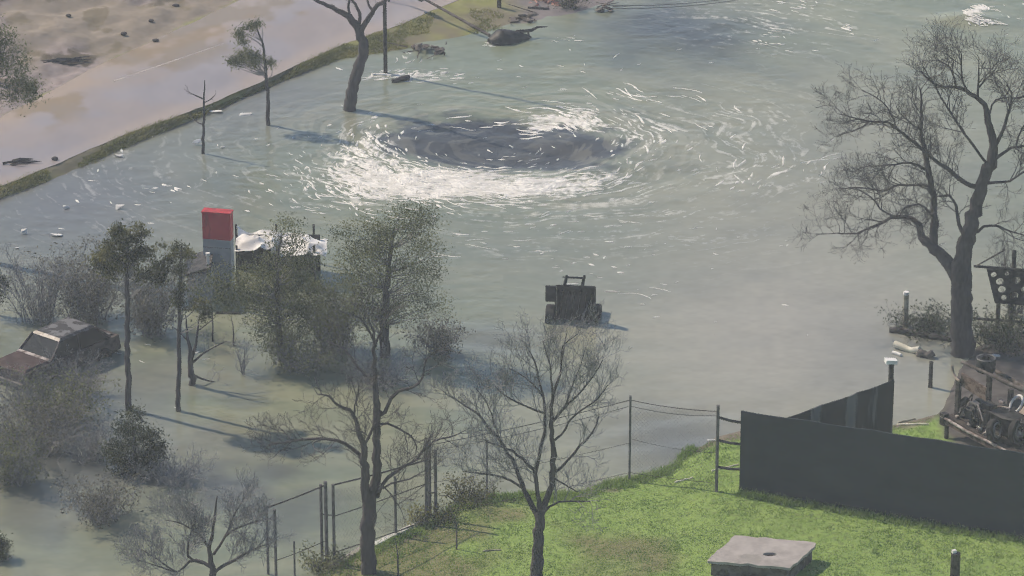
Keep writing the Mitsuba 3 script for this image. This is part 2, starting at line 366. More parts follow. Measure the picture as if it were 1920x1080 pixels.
def water_bump(p, n, uv):
    x, y = p.x, p.y
    calm = dr.clip(dg(x, y, 1500, 640, 9, 16) + dg(x, y, 1650, 480, 6, 8), 0, 1)
    return (fbm(x * 1.6, y * 2.6, 0, 3) * .040 + fbm(x * 7, y * 9, 2, 2) * .006) * (1 - .8 * calm) + .05 * foam_cover(p) * noise(x * 11, y * 11, 0)
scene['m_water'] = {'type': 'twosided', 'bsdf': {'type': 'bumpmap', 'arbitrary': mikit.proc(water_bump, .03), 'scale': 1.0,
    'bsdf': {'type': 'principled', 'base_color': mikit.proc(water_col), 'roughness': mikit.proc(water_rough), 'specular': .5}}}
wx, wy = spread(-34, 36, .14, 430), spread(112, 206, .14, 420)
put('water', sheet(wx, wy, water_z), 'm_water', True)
labels['water'] = {'kind': 'structure', 'label': 'muddy grey green flood water with a churning dark boil'}
#OBJECTS

# ------------------------------------------------------------------ trees: limbs measured on the photograph, given their own depth, then twigs
def smooth_path(pts, rad, step=.3, rng=None, wob=.0):
    pts, rad = np.asarray(pts, float), np.asarray(rad, float)
    if len(pts) < 3:
        d = np.linalg.norm(pts[1] - pts[0]); n = max(int(d / step), 2)
        t = np.linspace(0, 1, n + 1)[:, None]
        P, R = pts[:1] * (1 - t) + pts[1:] * t, rad[0] * (1 - t[:, 0]) + rad[1] * t[:, 0]
    else:
        from scipy.interpolate import PchipInterpolator
        s = np.r_[0, np.cumsum(np.linalg.norm(np.diff(pts, axis=0), axis=1) + 1e-6)]
        u = np.linspace(0, s[-1], max(int(s[-1] / step), 3) + 1)
        P, R = PchipInterpolator(s, pts)(u), np.interp(u, s, rad)
    if rng is not None and wob:
        k = np.linspace(0, 1, len(P))[:, None]
        P = P + rng.normal(0, wob, P.shape) * np.minimum(1, 4 * k) * np.minimum(R[:, None] * 4 + .25, 1)
    return P, R

def shoots(mb, P, R, rng, spacing, length, level, rad, upward=.35, droop=0.0, tips=None, start=.15, sides=3, spread_=1.0):
    """side shoots along a limb, and side shoots on those"""
    seg = np.linalg.norm(np.diff(P, axis=0), axis=1); s = np.r_[0, np.cumsum(seg)]
    L = s[-1]
    pos = start * L
    while True:
        pos += spacing * rng.uniform(.6, 1.4)
        if pos > L:
            pos = L
        i = min(int(np.searchsorted(s, pos)), len(P) - 1)
        p = np.array([np.interp(pos, s, P[:, k]) for k in range(3)])
        t = unit(P[i] - P[i - 1]) if i else unit(P[1] - P[0])
        r = unit(rng.normal(size=3)); r = unit(r - t * (r @ t))
        d = unit(t * rng.uniform(.35, 1.0) + r * spread_ * rng.uniform(.6, 1.1) + np.array([0, 0, upward]))
        l = length * rng.uniform(.5, 1.25) * (1 - .35 * pos / L)
        n = 4 if level else 3
        q = [p]
        for k in range(n):
            d = unit(d + rng.normal(0, .20, 3) + np.array([0, 0, .06 * upward - droop]))
            q.append(q[-1] + d * l / n)
        q = np.array(q)
        r0 = min(rad, float(np.interp(pos, s, R)) * .7)
        mb.tube(q, np.linspace(r0, max(r0 * .4, .0075), len(q)), sides, caps=False)
        if level:
            shoots(mb, q, np.linspace(r0, r0 * .4, len(q)), rng, spacing * .62, length * .52, level - 1, rad * .55, upward, droop, tips, .2, 3, spread_)
        elif tips is not None:
            tips.append(q[-1])
        if pos >= L:
            break

def bare_tree(key, base, traces, rng, mat='m_bark', twig_mat='m_twig', spacing=.42, length=1.15, level=2, twig_r=.016, upward=.35, slope=.55, skip_first=True, tips=None, scale=1.0):
    """traces: list of [(px, py, radius), ...]; the first is the trunk, standing at base"""
    yb = base[1]
    placed = []                                          # (px, py, y) of points already placed
    tw = MB()
    for k, tr in enumerate(traces):
        tr = np.array(tr, float)
        if k == 0:
            ys = np.full(len(tr), yb)
        else:
            q = np.array(placed)
            y0 = q[np.argmin(np.hypot(q[:, 0] - tr[0, 0], q[:, 1] - tr[0, 1])), 2]
            run = np.r_[0, np.cumsum(np.hypot(*np.diff(tr[:, :2], axis=0).T))] * y0 / F
            ys = y0 + run * rng.uniform(-slope, slope) + np.cumsum(rng.normal(0, .06, len(tr))) * (np.arange(len(tr)) > 0)
        for (a, b, _), y in zip(tr, ys):
            placed.append((a, b, y))
        for (a0, b0, _), (a1, b1, _), ya, yc in zip(tr[:-1], tr[1:], ys[:-1], ys[1:]):
            for t in (.25, .5, .75):
                placed.append((a0 + (a1 - a0) * t, b0 + (b1 - b0) * t, ya + (yc - ya) * t))
        pts = np.array([up(a, b, y) for (a, b, _), y in zip(tr, ys)])
        rad = tr[:, 2] * scale
        if k == 0:
            pts = np.vstack([[pts[0, 0], pts[0, 1], pts[0, 2] - .7], pts]); rad = np.r_[rad[0] * 1.25, rad]
        P, R = smooth_path(pts, rad, .22 if rad[0] > .08 else .3, rng, .035)
        R = R * (1 + rng.normal(0, .05, len(R)))
        put(key + ('__trunk' if k == 0 else '__limb'), MB().tube(P, R, 9 if rad[0] > .12 else 6), mat, True)
        if k or not skip_first:
            shoots(tw, P, R, rng, spacing, length, level, twig_r, upward, 0, tips, .2 if k else .5)
    put(key + '__twigs', tw, twig_mat)
    labels[key + '__twigs'] = {'kind': 'stuff'}

def leaves(centres, n, spread_, size, rng, flat=.0):
    c = np.repeat(np.asarray(centres, float), n, axis=0)
    c = c + rng.normal(0, 1, c.shape) * spread_ * np.array([1, 1, .8])
    a = unit(rng.normal(size=c.shape)); b = unit(np.cross(a, rng.normal(size=c.shape)))
    s = size * rng.uniform(.5, 1.3, (len(c), 1))
    v = np.stack([c - a * s, c + b * s * .45, c + a * s, c - b * s * .45], 1).reshape(-1, 3)
    i = np.arange(len(c))[:, None] * 4
    return v, np.vstack([i + [0, 1, 2], i + [0, 2, 3]])

def leafy(key, base, trunk, lumps, rng, leaf='m_leaf_grey', bark='m_bark', per=60, clump=.22, size=.07, sub=14, twig_r=.014, stems=1, part='crown'):
    """trunk: [(px, py, r)]; lumps: (px, py, rx px, ry px) of the crown"""
    yb = base[1]
    pts = np.array([up(a, b, yb) for a, b, _ in trunk]); rad = np.array([t[2] for t in trunk])
    pts = np.vstack([[pts[0, 0], yb, pts[0, 2] - .7], pts]); rad = np.r_[rad[0] * 1.2, rad]
    P, R = smooth_path(pts, rad, .25, rng, .03)
    put(key + '__trunk', MB().tube(P, R, 7), bark, True)
    tw, cs = MB(), []
    m = yb / F
    for (a, b, rx, ry) in lumps:
        o = up(a, b, yb + rng.normal(0, .5) * rx * m * .6)
        k = max(int(1.8 * sub * rx * ry / 900), 6)
        d = unit(rng.normal(size=(k, 3))) * (rng.uniform(.1, 1, (k, 1)) ** .5 + .22 * np.abs(rng.normal(size=(k, 1))))
        c = o + d * np.array([rx * m, rx * m * .9, ry * m])
        c = c[c[:, 2] > .1]
        cs.append(c)
        j = int(np.argmin(np.linalg.norm(P - o + np.array([0, 0, .8]), axis=1)))
        for q in c[::3]:
            mid = (P[j] * .5 + q * .5) + rng.normal(0, .15, 3)
            Q, S = smooth_path([P[j], mid, q], [min(R[j] * .5, twig_r * 2), twig_r, .006], .3)
            tw.tube(Q, S, 3, caps=False)
    put(key + '__branches', tw, 'm_twig_grey')
    labels[key + '__branches'] = {'kind': 'stuff'}
    put(key + '__' + part, leaves(np.vstack(cs), int(per * 1.5), clump * rng.uniform(.6, 1.3, (int(per * 1.5) * len(np.vstack(cs)), 1)), size * .72, rng), leaf)

def brush(key, base, w, h, rng, n=9, twig='m_twig_grey', leaf=None, per=10, level=1, lean=.35, spacing=.25, length=.6):
    """a bush of many thin stems; w and h in metres"""
    st, tips = MB(), []
    for k in range(n):
        a = rng.uniform(0, 2 * np.pi); d = np.array([math.cos(a), math.sin(a), 0])
        p = base + d * rng.uniform(0, .18) * w + [0, 0, -.4]
        out = rng.uniform(.1, .5) * w
        pts = [p, p + d * out * .35 + [0, 0, .4 + h * .4], p + d * out + [0, 0, .4 + h * rng.uniform(.7, 1)]]
        P, R = smooth_path(pts, [.024, .016, .007], .25, rng, .05)
        st.tube(P, R, 4, caps=False)
        shoots(st, P, R, rng, spacing, length, level, .011, .3, 0, tips, .04)
    if leaf:
        put(key + '__stems', st, twig); put(key + '__foliage', leaves(tips, per, .14, .06, rng), leaf)
    else:
        put(key, st, twig)

G = lambda s: np.random.default_rng(s)

# the great bare tree on the right
t = thing('bare_tree', 'tallest leafless tree with dark forked trunk beside the debris at the right edge', 'tree')
bare_tree(t, land(1806, 664), [
    [(1806, 664, .50), (1803, 600, .42), (1803, 545, .40), (1801, 510, .42), (1806, 480, .34), (1812, 450, .30), (1825, 400, .28), (1838, 360, .26), (1850, 320, .24), (1863, 280, .18), (1855, 240, .14), (1848, 200, .11), (1828, 183, .085), (1793, 163, .065), (1770, 163, .05), (1747, 153, .04), (1727, 133, .025)],
    [(1796, 525, .26), (1773, 487, .25), (1748, 462, .21), (1727, 440, .15), (1723, 420, .12), (1703, 408, .09), (1680, 407, .07), (1657, 417, .055), (1630, 428, .045), (1597, 438, .035), (1563, 438, .02), (1530, 440, .012)],
    [(1750, 462, .16), (1752, 410, .15), (1747, 353, .13), (1740, 317, .115), (1735, 287, .10), (1727, 247, .07), (1728, 207, .05), (1723, 160, .025)],
    [(1735, 285, .075), (1713, 267, .065), (1680, 240, .055), (1663, 230, .045), (1630, 228, .035), (1597, 220, .025), (1570, 213, .015)],
    [(1630, 229, .03), (1597, 247, .02), (1568, 256, .012)],
    [(1680, 240, .035), (1667, 207, .03), (1650, 187, .025), (1617, 170, .015)],
    [(1726, 243, .04), (1703, 227, .03), (1680, 200, .018)],
    [(1737, 320, .05), (1703, 305, .042), (1663, 310, .032), (1620, 313, .02), (1600, 322, .01)],
    [(1747, 350, .05), (1727, 347, .05), (1680, 348, .04), (1657, 358, .032), (1610, 352, .022), (1570, 355, .012)],
    [(1842, 352, .11), (1820, 348, .09), (1780, 320, .08), (1740, 290, .065), (1715, 265, .04)],
    [(1680, 407, .04), (1657, 397, .035), (1633, 370, .025), (1600, 352, .015)],
    [(1750, 418, .045), (1743, 397, .045), (1723, 383, .042), (1700, 387, .035), (1687, 403, .025)],
    [(1808, 440, .09), (1797, 415, .075), (1793, 387, .06), (1780, 367, .045), (1764, 366, .03), (1750, 372, .015)],
    [(1847, 303, .06), (1813, 257, .05), (1790, 223, .045), (1767, 187, .035), (1747, 153, .028), (1730, 123, .015)],
    [(1793, 163, .045), (1777, 123, .03), (1753, 110, .015)],
    [(1817, 175, .05), (1803, 140, .038), (1803, 100, .018)],
    [(1833, 187, .05), (1835, 153, .038), (1835, 107, .018)],
    [(1835, 165, .035), (1860, 140, .03), (1872, 123, .015)],
    [(1866, 275, .075), (1890, 217, .06), (1898, 180, .04), (1887, 160, .018)],
    [(1896, 185, .035), (1917, 182, .03), (1945, 170, .02)],
    [(1855, 215, .045), (1867, 187, .035), (1897, 181, .02)],
    [(1860, 303, .075), (1873, 292, .065), (1900, 277, .05), (1925, 272, .035), (1965, 250, .02)],
    [(1905, 273, .035), (1917, 240, .03), (1945, 205, .015)],
    [(1846, 344, .06), (1868, 342, .05), (1890, 340, .045), (1917, 323, .035), (1965, 300, .02)],
    [(1832, 436, .06), (1846, 424, .055), (1867, 423, .045), (1890, 432, .035), (1925, 442, .02)],
], G(11), spacing=.24, length=1.6, twig_r=.024, upward=.25)

t = thing('bare_tree', 'leafless twin stemmed tree rising from the grass bank, left of centre at the front', 'tree')
bare_tree(t, land(692, 1075), [
    [(692, 1075, .30), (690, 1030, .26), (690, 1000, .25), (690, 965, .25), (693, 935, .24), (701, 910, .17), (708, 884, .16), (707, 834, .14), (705, 790, .13), (706, 766, .125), (703, 710, .09), (701, 660, .07), (700, 623, .05), (690, 600, .03)],
    [(690, 945, .17), (684, 915, .155), (684, 884, .14), (681, 858, .125), (681, 837, .11), (675, 815, .08), (670, 795, .07), (658, 772, .055), (634, 760, .045), (612, 742, .03), (596, 738, .018)],
    [(681, 837, .07), (690, 822, .06), (698, 806, .05), (706, 790, .045)],
    [(706, 768, .09), (717, 777, .08), (730, 752, .07), (750, 733, .055), (780, 722, .045), (790, 712, .04), (797, 677, .032), (820, 657, .02)],
    [(704, 715, .06), (690, 707, .05), (665, 680, .045), (640, 650, .035), (612, 640, .02)],
    [(701, 640, .045), (683, 607, .035), (663, 590, .018)],
    [(702, 650, .045), (723, 600, .035), (735, 570, .015)],
    [(710, 795, .045), (722, 794, .042), (740, 800, .04), (760, 811, .033), (773, 820, .03), (781, 837, .022), (778, 852, .012)],
    [(707, 932, .075), (716, 910, .07), (737, 887, .062), (773, 867, .05), (793, 847, .042), (813, 828, .035), (847, 818, .025), (873, 807, .014)],
    [(683, 866, .08), (676, 855, .075), (658, 840, .065), (628, 825, .055), (596, 822, .045), (570, 824, .038), (545, 828, .03), (504, 833, .016)],
    [(606, 822, .03), (596, 826, .026), (585, 834, .014)],
    [(546, 828, .022), (536, 812, .018), (522, 800, .01)],
    [(545, 829, .02), (530, 843, .016), (512, 858, .009)],
    [(718, 916, .035), (745, 903, .03), (770, 896, .022), (797, 881, .012)],
    [(712, 905, .03), (735, 930, .022), (752, 955, .014), (760, 985, .008)],
    [(668, 790, .03), (664, 770, .025), (672, 735, .018), (668, 705, .01)],
], G(12), mat='m_bark', twig_mat='m_twig', spacing=.24, length=1.3, twig_r=.018, upward=.3)

t = thing('bare_tree', 'wide leafless tree with pale fine twigs on the grass bank at front centre', 'tree')
bare_tree(t, land(1006, 1085), [
    [(1006, 1085, .24), (1007, 1050, .20), (1008, 1020, .18), (1012, 975, .175), (1019, 950, .12), (1028, 927, .10), (1037, 887, .10), (1037, 833, .09), (1033, 787, .075), (1037, 745, .055), (1050, 700, .04), (1058, 650, .025), (1062, 625, .012)],
    [(1010, 975, .11), (1003, 958, .10), (990, 932, .09), (980, 910, .085), (968, 880, .075), (955, 855, .065), (940, 830, .055), (917, 803, .045), (897, 777, .038), (867, 757, .03), (840, 740, .015)],
    [(1012, 960, .09), (1009, 935, .08), (1003, 890, .07), (990, 872, .055), (977, 858, .05), (950, 840, .04), (925, 833, .025), (905, 822, .014)],
    [(979, 915, .05), (965, 905, .045), (947, 897, .038), (907, 888, .028), (867, 885, .014)],
    [(1003, 890, .065), (1013, 847, .062), (1022, 793, .055), (1020, 747, .045), (1010, 713, .035), (1003, 680, .027), (985, 647, .014)],
    [(1022, 775, .04), (990, 763, .034), (960, 750, .027), (927, 723, .015)],
    [(1037, 790, .045), (1060, 763, .038), (1090, 733, .03), (1110, 706, .022), (1130, 675, .012)],
    [(1040, 825, .045), (1050, 818, .04), (1070, 787, .035), (1095, 765, .03), (1117, 750, .022), (1140, 722, .012)],
    [(1037, 888, .055), (1067, 863, .045), (1087, 837, .04), (1113, 807, .03), (1123, 777, .018)],
    [(1017, 965, .045), (1030, 950, .04), (1057, 940, .032), (1107, 940, .016)],
    [(1036, 895, .03), (1058, 908, .025), (1083, 923, .013)],
    [(1035, 752, .035), (1033, 700, .03), (1017, 640, .014)],
    [(1052, 695, .03), (1053, 655, .024), (1083, 627, .012)],
    [(1060, 762, .03), (1075, 720, .025), (1090, 680, .018), (1098, 650, .01)],
    [(940, 830, .03), (925, 790, .026), (915, 760, .02), (890, 725, .01)],
    [(1020, 747, .03), (1000, 722, .024), (975, 700, .018), (955, 690, .01)],
], G(13), mat='m_bark', twig_mat='m_twig_grey', spacing=.21, length=1.35, twig_r=.018, upward=.5)

t = thing('bare_tree', 'low leafless tree with many fine grey twigs in the front left corner', 'tree')
bare_tree(t, at(405, 1120), [
    [(405, 1120, .14), (400, 1085, .12), (398, 1060, .10), (392, 1030, .07), (398, 1000, .055), (404, 960, .04), (408, 930, .02)],
    [(400, 1075, .07), (420, 1060, .06), (450, 1045, .045), (475, 1030, .03), (505, 1020, .014)],
    [(398, 1065, .065), (365, 1050, .055), (330, 1072, .03), (290, 1060, .02), (255, 1050, .01)],
    [(380, 1056, .05), (352, 1040, .04), (355, 1010, .03), (365, 975, .022), (350, 940, .012)],
    [(395, 1035, .05), (375, 1005, .04), (345, 985, .025), (310, 975, .012)],
    [(400, 1040, .05), (425, 1000, .04), (440, 965, .03), (460, 930, .014)],
    [(420, 1008, .035), (455, 985, .028), (485, 975, .012)],
    [(330, 1072, .03), (290, 1045, .022), (265, 1030, .010)],
], G(14), mat='m_bark', twig_mat='m_twig_grey', spacing=.13, length=1.1, twig_r=.015, upward=.5)

t = thing('bare_tree', 'dark leafless tree with curved thick trunk standing in the water below the road', 'tree')
bare_tree(t, at(655, 206), [
    [(655, 206, .31), (659, 180, .27), (667, 140, .26), (680, 100, .25), (681, 85, .23), (670, 52, .20), (656, 32, .15), (640, 22, .12), (615, 12, .10), (593, 0, .085), (560, -25, .05), (530, -60, .02)],
    [(676, 62, .13), (688, 38, .12), (703, 17, .105), (722, 0, .09), (748, -30, .06), (770, -80, .025)],
    [(671, 50, .10), (675, 28, .085), (668, 12, .07), (660, -5, .06), (662, -50, .04), (650, -100, .02)],
    [(660, 38, .08), (654, 20, .06), (655, -8, .05), (640, -60, .02)],
    [(700, 22, .06), (690, 5, .05), (688, -30, .04), (700, -80, .02)],
], G(15), mat='m_bark', spacing=.6, length=.9, twig_r=.014)

t = thing('bare_tree', 'small thin leafless tree with crossed side branches in the water near the road edge', 'tree')
bare_tree(t, at(381, 288), [
    [(381, 288, .075), (382, 240, .065), (382, 190, .045), (384, 150, .018)],
    [(382, 186, .035), (368, 180, .028), (350, 172, .012)],
    [(382, 234, .03), (366, 226, .02), (358, 216, .01)],
    [(383, 192, .03), (398, 184, .022), (404, 176, .01)],
    [(382, 212, .025), (394, 200, .018), (402, 196, .008)],
], G(16), mat='m_bark', spacing=.35, length=.45, level=0, twig_r=.010)

t = thing('young_tree', 'slender young tree with crown blown to its left, in the water below the road', 'tree')
leafy(t, at(503, 234), [(503, 234, .10), (502, 190, .085), (498, 130, .07), (492, 80, .05), (482, 55, .03), (478, 40, .015)],
      [(462, 106, 22, 14), (446, 116, 14, 9), (478, 112, 14, 12), (466, 56, 12, 8), (448, 62, 8, 7), (482, 44, 8, 6), (455, 75, 8, 6), (505, 118, 6, 8)], G(17), leaf='m_leaf_grey', per=45, clump=.13, size=.07, sub=40)

t = thing('leafy_tree', 'grey green leafy branches of a tree reaching in at the upper left edge', 'tree')
leafy(t, at(-75, 480), [(-75, 480, .24), (-66, 330, .2), (-45, 200, .15), (0, 110, .06)],
      [(20, 110, 34, 28), (35, 150, 28, 20), (12, 182, 20, 16), (52, 182, 14, 12), (0, 70, 24, 24), (-40, 100, 40, 40), (-30, 50, 30, 30), (62, 165, 9, 8)], G(18), leaf='m_leaf_grey', per=45, clump=.2, size=.075, sub=14)

# flooded trees on the left
t = thing('pine_tree', 'tall thin pine with one open crown of dark tufts, left of the red topped panel', 'tree')
leafy(t, at(241, 768), [(241, 768, .13), (240, 700, .11), (239, 600, .10), (238, 520, .085), (240, 470, .06), (244, 430, .03)],
      [(240, 448, 22, 22), (262, 440, 12, 20), (205, 468, 24, 20), (278, 470, 20, 18), (240, 490, 30, 20), (296, 500, 17, 16), (190, 492, 17, 14), (212, 508, 20, 12), (270, 515, 16, 10), (298, 525, 10, 9), (225, 432, 12, 10)], G(20), leaf='m_leaf_pine', per=60, clump=.14, size=.085, sub=14)
t = thing('pine_tree', 'second thin pine with small yellow green crown, just left of the red topped panel', 'tree')
leafy(t, at(334, 770), [(334, 770, .10), (335, 700, .085), (336, 600, .075), (338, 520, .06), (340, 460, .025)],
      [(340, 468, 16, 14), (325, 480, 12, 10), (352, 480, 14, 14), (338, 500, 12, 12), (335, 540, 14, 16), (345, 570, 16, 14), (372, 572, 14, 14), (384, 592, 12, 12)], G(21), leaf='m_leaf_pine', per=40, clump=.12, size=.08, sub=13)
t = thing('bare_tree', 'short leafless tree with low forked trunk in the water right of the thin pines', 'tree')
bare_tree(t, at(360, 722), [
    [(360, 722, .14), (359, 690, .12), (358, 668, .10), (352, 640, .06), (350, 612, .035), (346, 590, .012)],
    [(359, 672, .07), (368, 640, .055), (372, 610, .035), (376, 585, .014)],
    [(361, 680, .05), (380, 664, .04), (402, 650, .028), (425, 640, .012)],
    [(360, 702, .05), (385, 712, .035), (408, 716, .014)],
    [(353, 640, .03), (335, 622, .02), (318, 608, .008)],
    [(371, 620, .03), (390, 606, .02), (404, 594, .008)],
], G(22), spacing=.3, length=.7, twig_r=.010, twig_mat='m_twig_grey')
t = thing('leafy_tree', 'bushy green tree half hiding the white sheeted shelter', 'tree')
leafy(t, at(528, 676), [(528, 676, .16), (524, 630, .13), (520, 570, .10), (520, 500, .06), (528, 440, .025)],
      [(520, 540, 55, 45), (470, 540, 38, 34), (560, 550, 45, 45), (530, 470, 40, 38), (500, 590, 45, 40), (555, 610, 40, 38), (440, 560, 25, 24), (535, 430, 26, 18), (570, 500, 30, 30), (600, 560, 30, 40), (520, 640, 34, 24), (432, 525, 30, 26), (398, 548, 30, 24), (420, 570, 26, 18)], G(23), leaf='m_leaf_grey', per=46, clump=.23, size=.07, sub=9)
t = thing('leafy_tree', 'tallest leafy tree with brownish green crown, in the water left of the sunken loader', 'tree')
leafy(t, at(722, 668), [(722, 668, .22), (720, 620, .19), (722, 560, .14), (730, 500, .10), (738, 430, .04)],
      [(735, 430, 50, 34), (690, 450, 46, 36), (780, 430, 40, 34), (800, 480, 30, 34), (740, 490, 60, 44), (670, 500, 44, 44), (795, 530, 34, 36), (710, 550, 60, 46), (650, 560, 40, 40), (770, 570, 44, 34), (830, 572, 16, 14), (795, 398, 14, 14), (700, 600, 54, 34), (760, 395, 16, 12), (640, 430, 16, 14)], G(24), leaf='m_leaf_grey', per=42, clump=.25, size=.065, sub=9)
t = thing('evergreen_bush', 'dark green bush standing in the flood at lower left', 'bush')
leafy(t, at(252, 886), [(252, 886, .10), (252, 850, .08), (250, 800, .03)],
      [(252, 850, 42, 30), (240, 800, 22, 22), (280, 815, 20, 18), (215, 840, 26, 20), (285, 860, 24, 24), (250, 780, 12, 12), (296, 845, 14, 16), (230, 870, 24, 14)], G(25), leaf='m_leaf_dark', per=52, clump=.17, size=.07, sub=16)
t = thing('evergreen_bush', 'dark bush cut by the picture edge in the lower left corner', 'bush')
leafy(t, at(2, 1046), [(2, 1046, .07), (2, 1030, .05), (2, 1010, .02)], [(4, 1034, 14, 12), (-14, 1020, 20, 18), (8, 1022, 8, 8)], G(26), leaf='m_leaf_dark', per=40, clump=.12, size=.06, sub=30)
t = thing('evergreen_bush', 'dark bush cut by the picture edge halfway down the left side', 'bush')
leafy(t, at(-6, 590), [(-6, 590, .07), (-6, 560, .05), (-6, 530, .02)], [(-2, 545, 16, 26), (6, 528, 8, 12), (-20, 520, 20, 30)], G(27), leaf='m_leaf_dark', per=40, clump=.14, size=.065, sub=20)
for (a, b, w, h, s, lab, leaf) in [
    (75, 600, 3.6, 2.5, 31, 'grey leafless thicket behind the sunken car', None),
    (165, 600, 3.8, 2.6, 32, 'grey brown thicket behind the tall pine trunk', 'm_leaf_dry'),
    (285, 625, 3.0, 2.4, 33, 'grey thicket between the two thin pines', 'm_leaf_dry'),
    (625, 655, 2.8, 2.2, 34, 'twiggy grey brush between the two leafy trees', 'm_leaf_grey'),
    (820, 662, 1.6, .9, 35, 'low brown brush at the foot of the tallest leafy tree', 'm_leaf_dry'),
    (110, 792, 3.2, 1.25, 36, 'wide grey brush in front of the sunken car', 'm_leaf_grey'),
    (30, 905, 2.4, 1.5, 37, 'dark brush at the left edge below the sunken car', 'm_leaf_grey'),
    (455, 700, .6, 1.2, 38, 'single thin bush stem right of the short forked tree', None),
    (60, 850, 3.2, 1.2, 138, 'brown grey brush tangle below the sunken car at the left', 'm_leaf_dry'),
    (190, 975, 2.6, .8, 139, 'low drowned weeds under the dark green bush', 'm_leaf_dry'),
    (330, 905, 2.4, .6, 140, 'low drowned weeds right of the dark green bush', None),
    (560, 690, 2.6, .8, 141, 'low grey green brush at the foot of the bushy green tree', 'm_leaf_grey'),
    (720, 720, 3.0, .7, 142, 'low grey brush behind the twin stemmed tree', None),
    (150, 745, 2.4, 1.25, 143, 'sparse bare twigs in front of the sunken car body', None),
    (55, 768, 2.2, .9, 144, 'sparse bare twigs in front of the sunken car bonnet', None),
    (165, 865, 2.2, .9, 39, 'low twiggy brush left of the dark green bush', None)]:
    brush(thing('brush', lab, 'bush'), at(a, b), w, h, G(s), n=5 if w < 1 else int(12 + 6 * w), leaf=leaf, per=2, spacing=.26, length=.7, level=1 if w < 1 else 2)
for (a, b, h, s, lab) in [(398, 640, 1.9, 41, 'bare sapling stem under the red topped panel'), (437, 648, 1.2, 42, 'short bare sapling stem left of the bushy green tree'), (745, 1085, 1.5, 43, 'thin sapling stub right of the twin stemmed tree'), (855, 1030, 1.3, 44, 'faint dry weed stalks on the bank between the front trees')]:
    mb = MB(); b0 = land(a, b); rng = G(s)
    P, R = smooth_path([b0 - [0, 0, .4], b0 + [.03, 0, h * .5], b0 + [-.05, .05, h]], [.04, .03, .01], .2, rng, .02)
    mb.tube(P, R, 5); shoots(mb, P, R, rng, .3, .45, 0, .008)
    one('sapling', mb, 'm_twig', lab, 'sapling')

# ------------------------------------------------------------------ dark fences and chain link fence
def wall_run(key, p0, p1, h0, h1, mat, rng, n=5, th=.05):
    """boards of one sheet fence between two ground points, heights h0 and h1, slightly bowed"""
    d = unit(np.array([p1[0] - p0[0], p1[1] - p0[1], 0])); nrm = np.array([-d[1], d[0], 0])
    L = np.linalg.norm((p1 - p0)[:2]); N = 60; M = 14
    v = []
    for side in (0, 1):
        for i in range(N + 1):
            t = i / N
            for j in range(M + 1):
                u = j / M
                q = p0 * (1 - t) + p1 * t; q = np.array([q[0], q[1], min(p0[2], p1[2]) - .3])
                hh = (h0 * (1 - t) + h1 * t) + (p0[2] * (1 - t) + p1[2] * t)
                off = .05 * (meshkit.noise([t * 9, u * 2, 3], 5) - .5) + .02 * (meshkit.noise([t * 30, u * 5, 1], 6) - .5)
                sag = -.04 * abs(math.sin(t * n * math.pi)) * u
                v.append(q + nrm * (off + (th if side else 0)) + [0, 0, (hh - q[2] + sag) * u])
    W = M + 1; f = []
    for s in (0, 1):
        o = s * (N + 1) * W
        for i in range(N):
            for j in range(M):
                a = o + i * W + j
                q = [(a, a + W, a + W + 1), (a, a + W + 1, a + 1)]
                f += q if s == 0 else [x[::-1] for x in q]
    o = (N + 1) * W
    edge = [i * W + M for i in range(N + 1)]
    for a, b in zip(edge[:-1], edge[1:]):
        f += [(a, b, b + o), (a, b + o, a + o)]
    for base in (0, N * W):
        for j in range(M):
            a, b = base + j, base + j + 1
            f += [(a, b, b + o), (a, b + o, a + o)]
    put(key + '__sheet', (np.array(v), np.array(f)), mat, 40)
    for k in range(n + 1):
        t = k / n
        q = p0 * (1 - t) + p1 * t + nrm * (th + .06)
        put(key + '__post', MB().tube([q - [0, 0, .4], q + [0, 0, (h0 * (1 - t) + h1 * t) - .06]], .035, 7), 'm_dark_steel', True)

W0, W1 = land(1386, 922), land(1935, 1014)
W1 = W0 + (W1 - W0) * 1.35
tall = lambda p, py: up(0, py, p[1])[2] - p[2]
hL = tall(W0, 770)
q = land(1920, 1012); hR = tall(q, 851)
hR = hL + (hR - hL) * 1.35
fw = thing('sheet_fence', 'long dark slate sheet fence across the grass at lower right', 'fence')
wall_run(fw, W0, W1, hL, hR, 'm_tarp', G(51), 6)
B0 = W0 + (W1 - W0) * .10; B0 = B0 + np.array([.1, .14, 0])
B1 = land(1671, 868)
fb = thing('sheet_fence', 'shorter dark fence running back to the water, pale streaks on it, behind the long one', 'fence')
wall_run(fb, B0, B1, hL * .95, tall(B1, 712), 'm_tarp_faded', G(52), 3)
put(fb + '__post', MB().tube([B1 - [.12, -.1, .3], B1 + [-.12, .1, tall(B1, 682)]], .10, 8), 'm_dark_steel', 40)
put(fb + '__cap', MB().box(B1 + [-.15, .1, tall(B1, 682) + .06], (.42, .30, .14), .2, (.12, [0, 1, 0])), 'm_white', label='white cap on the end post')

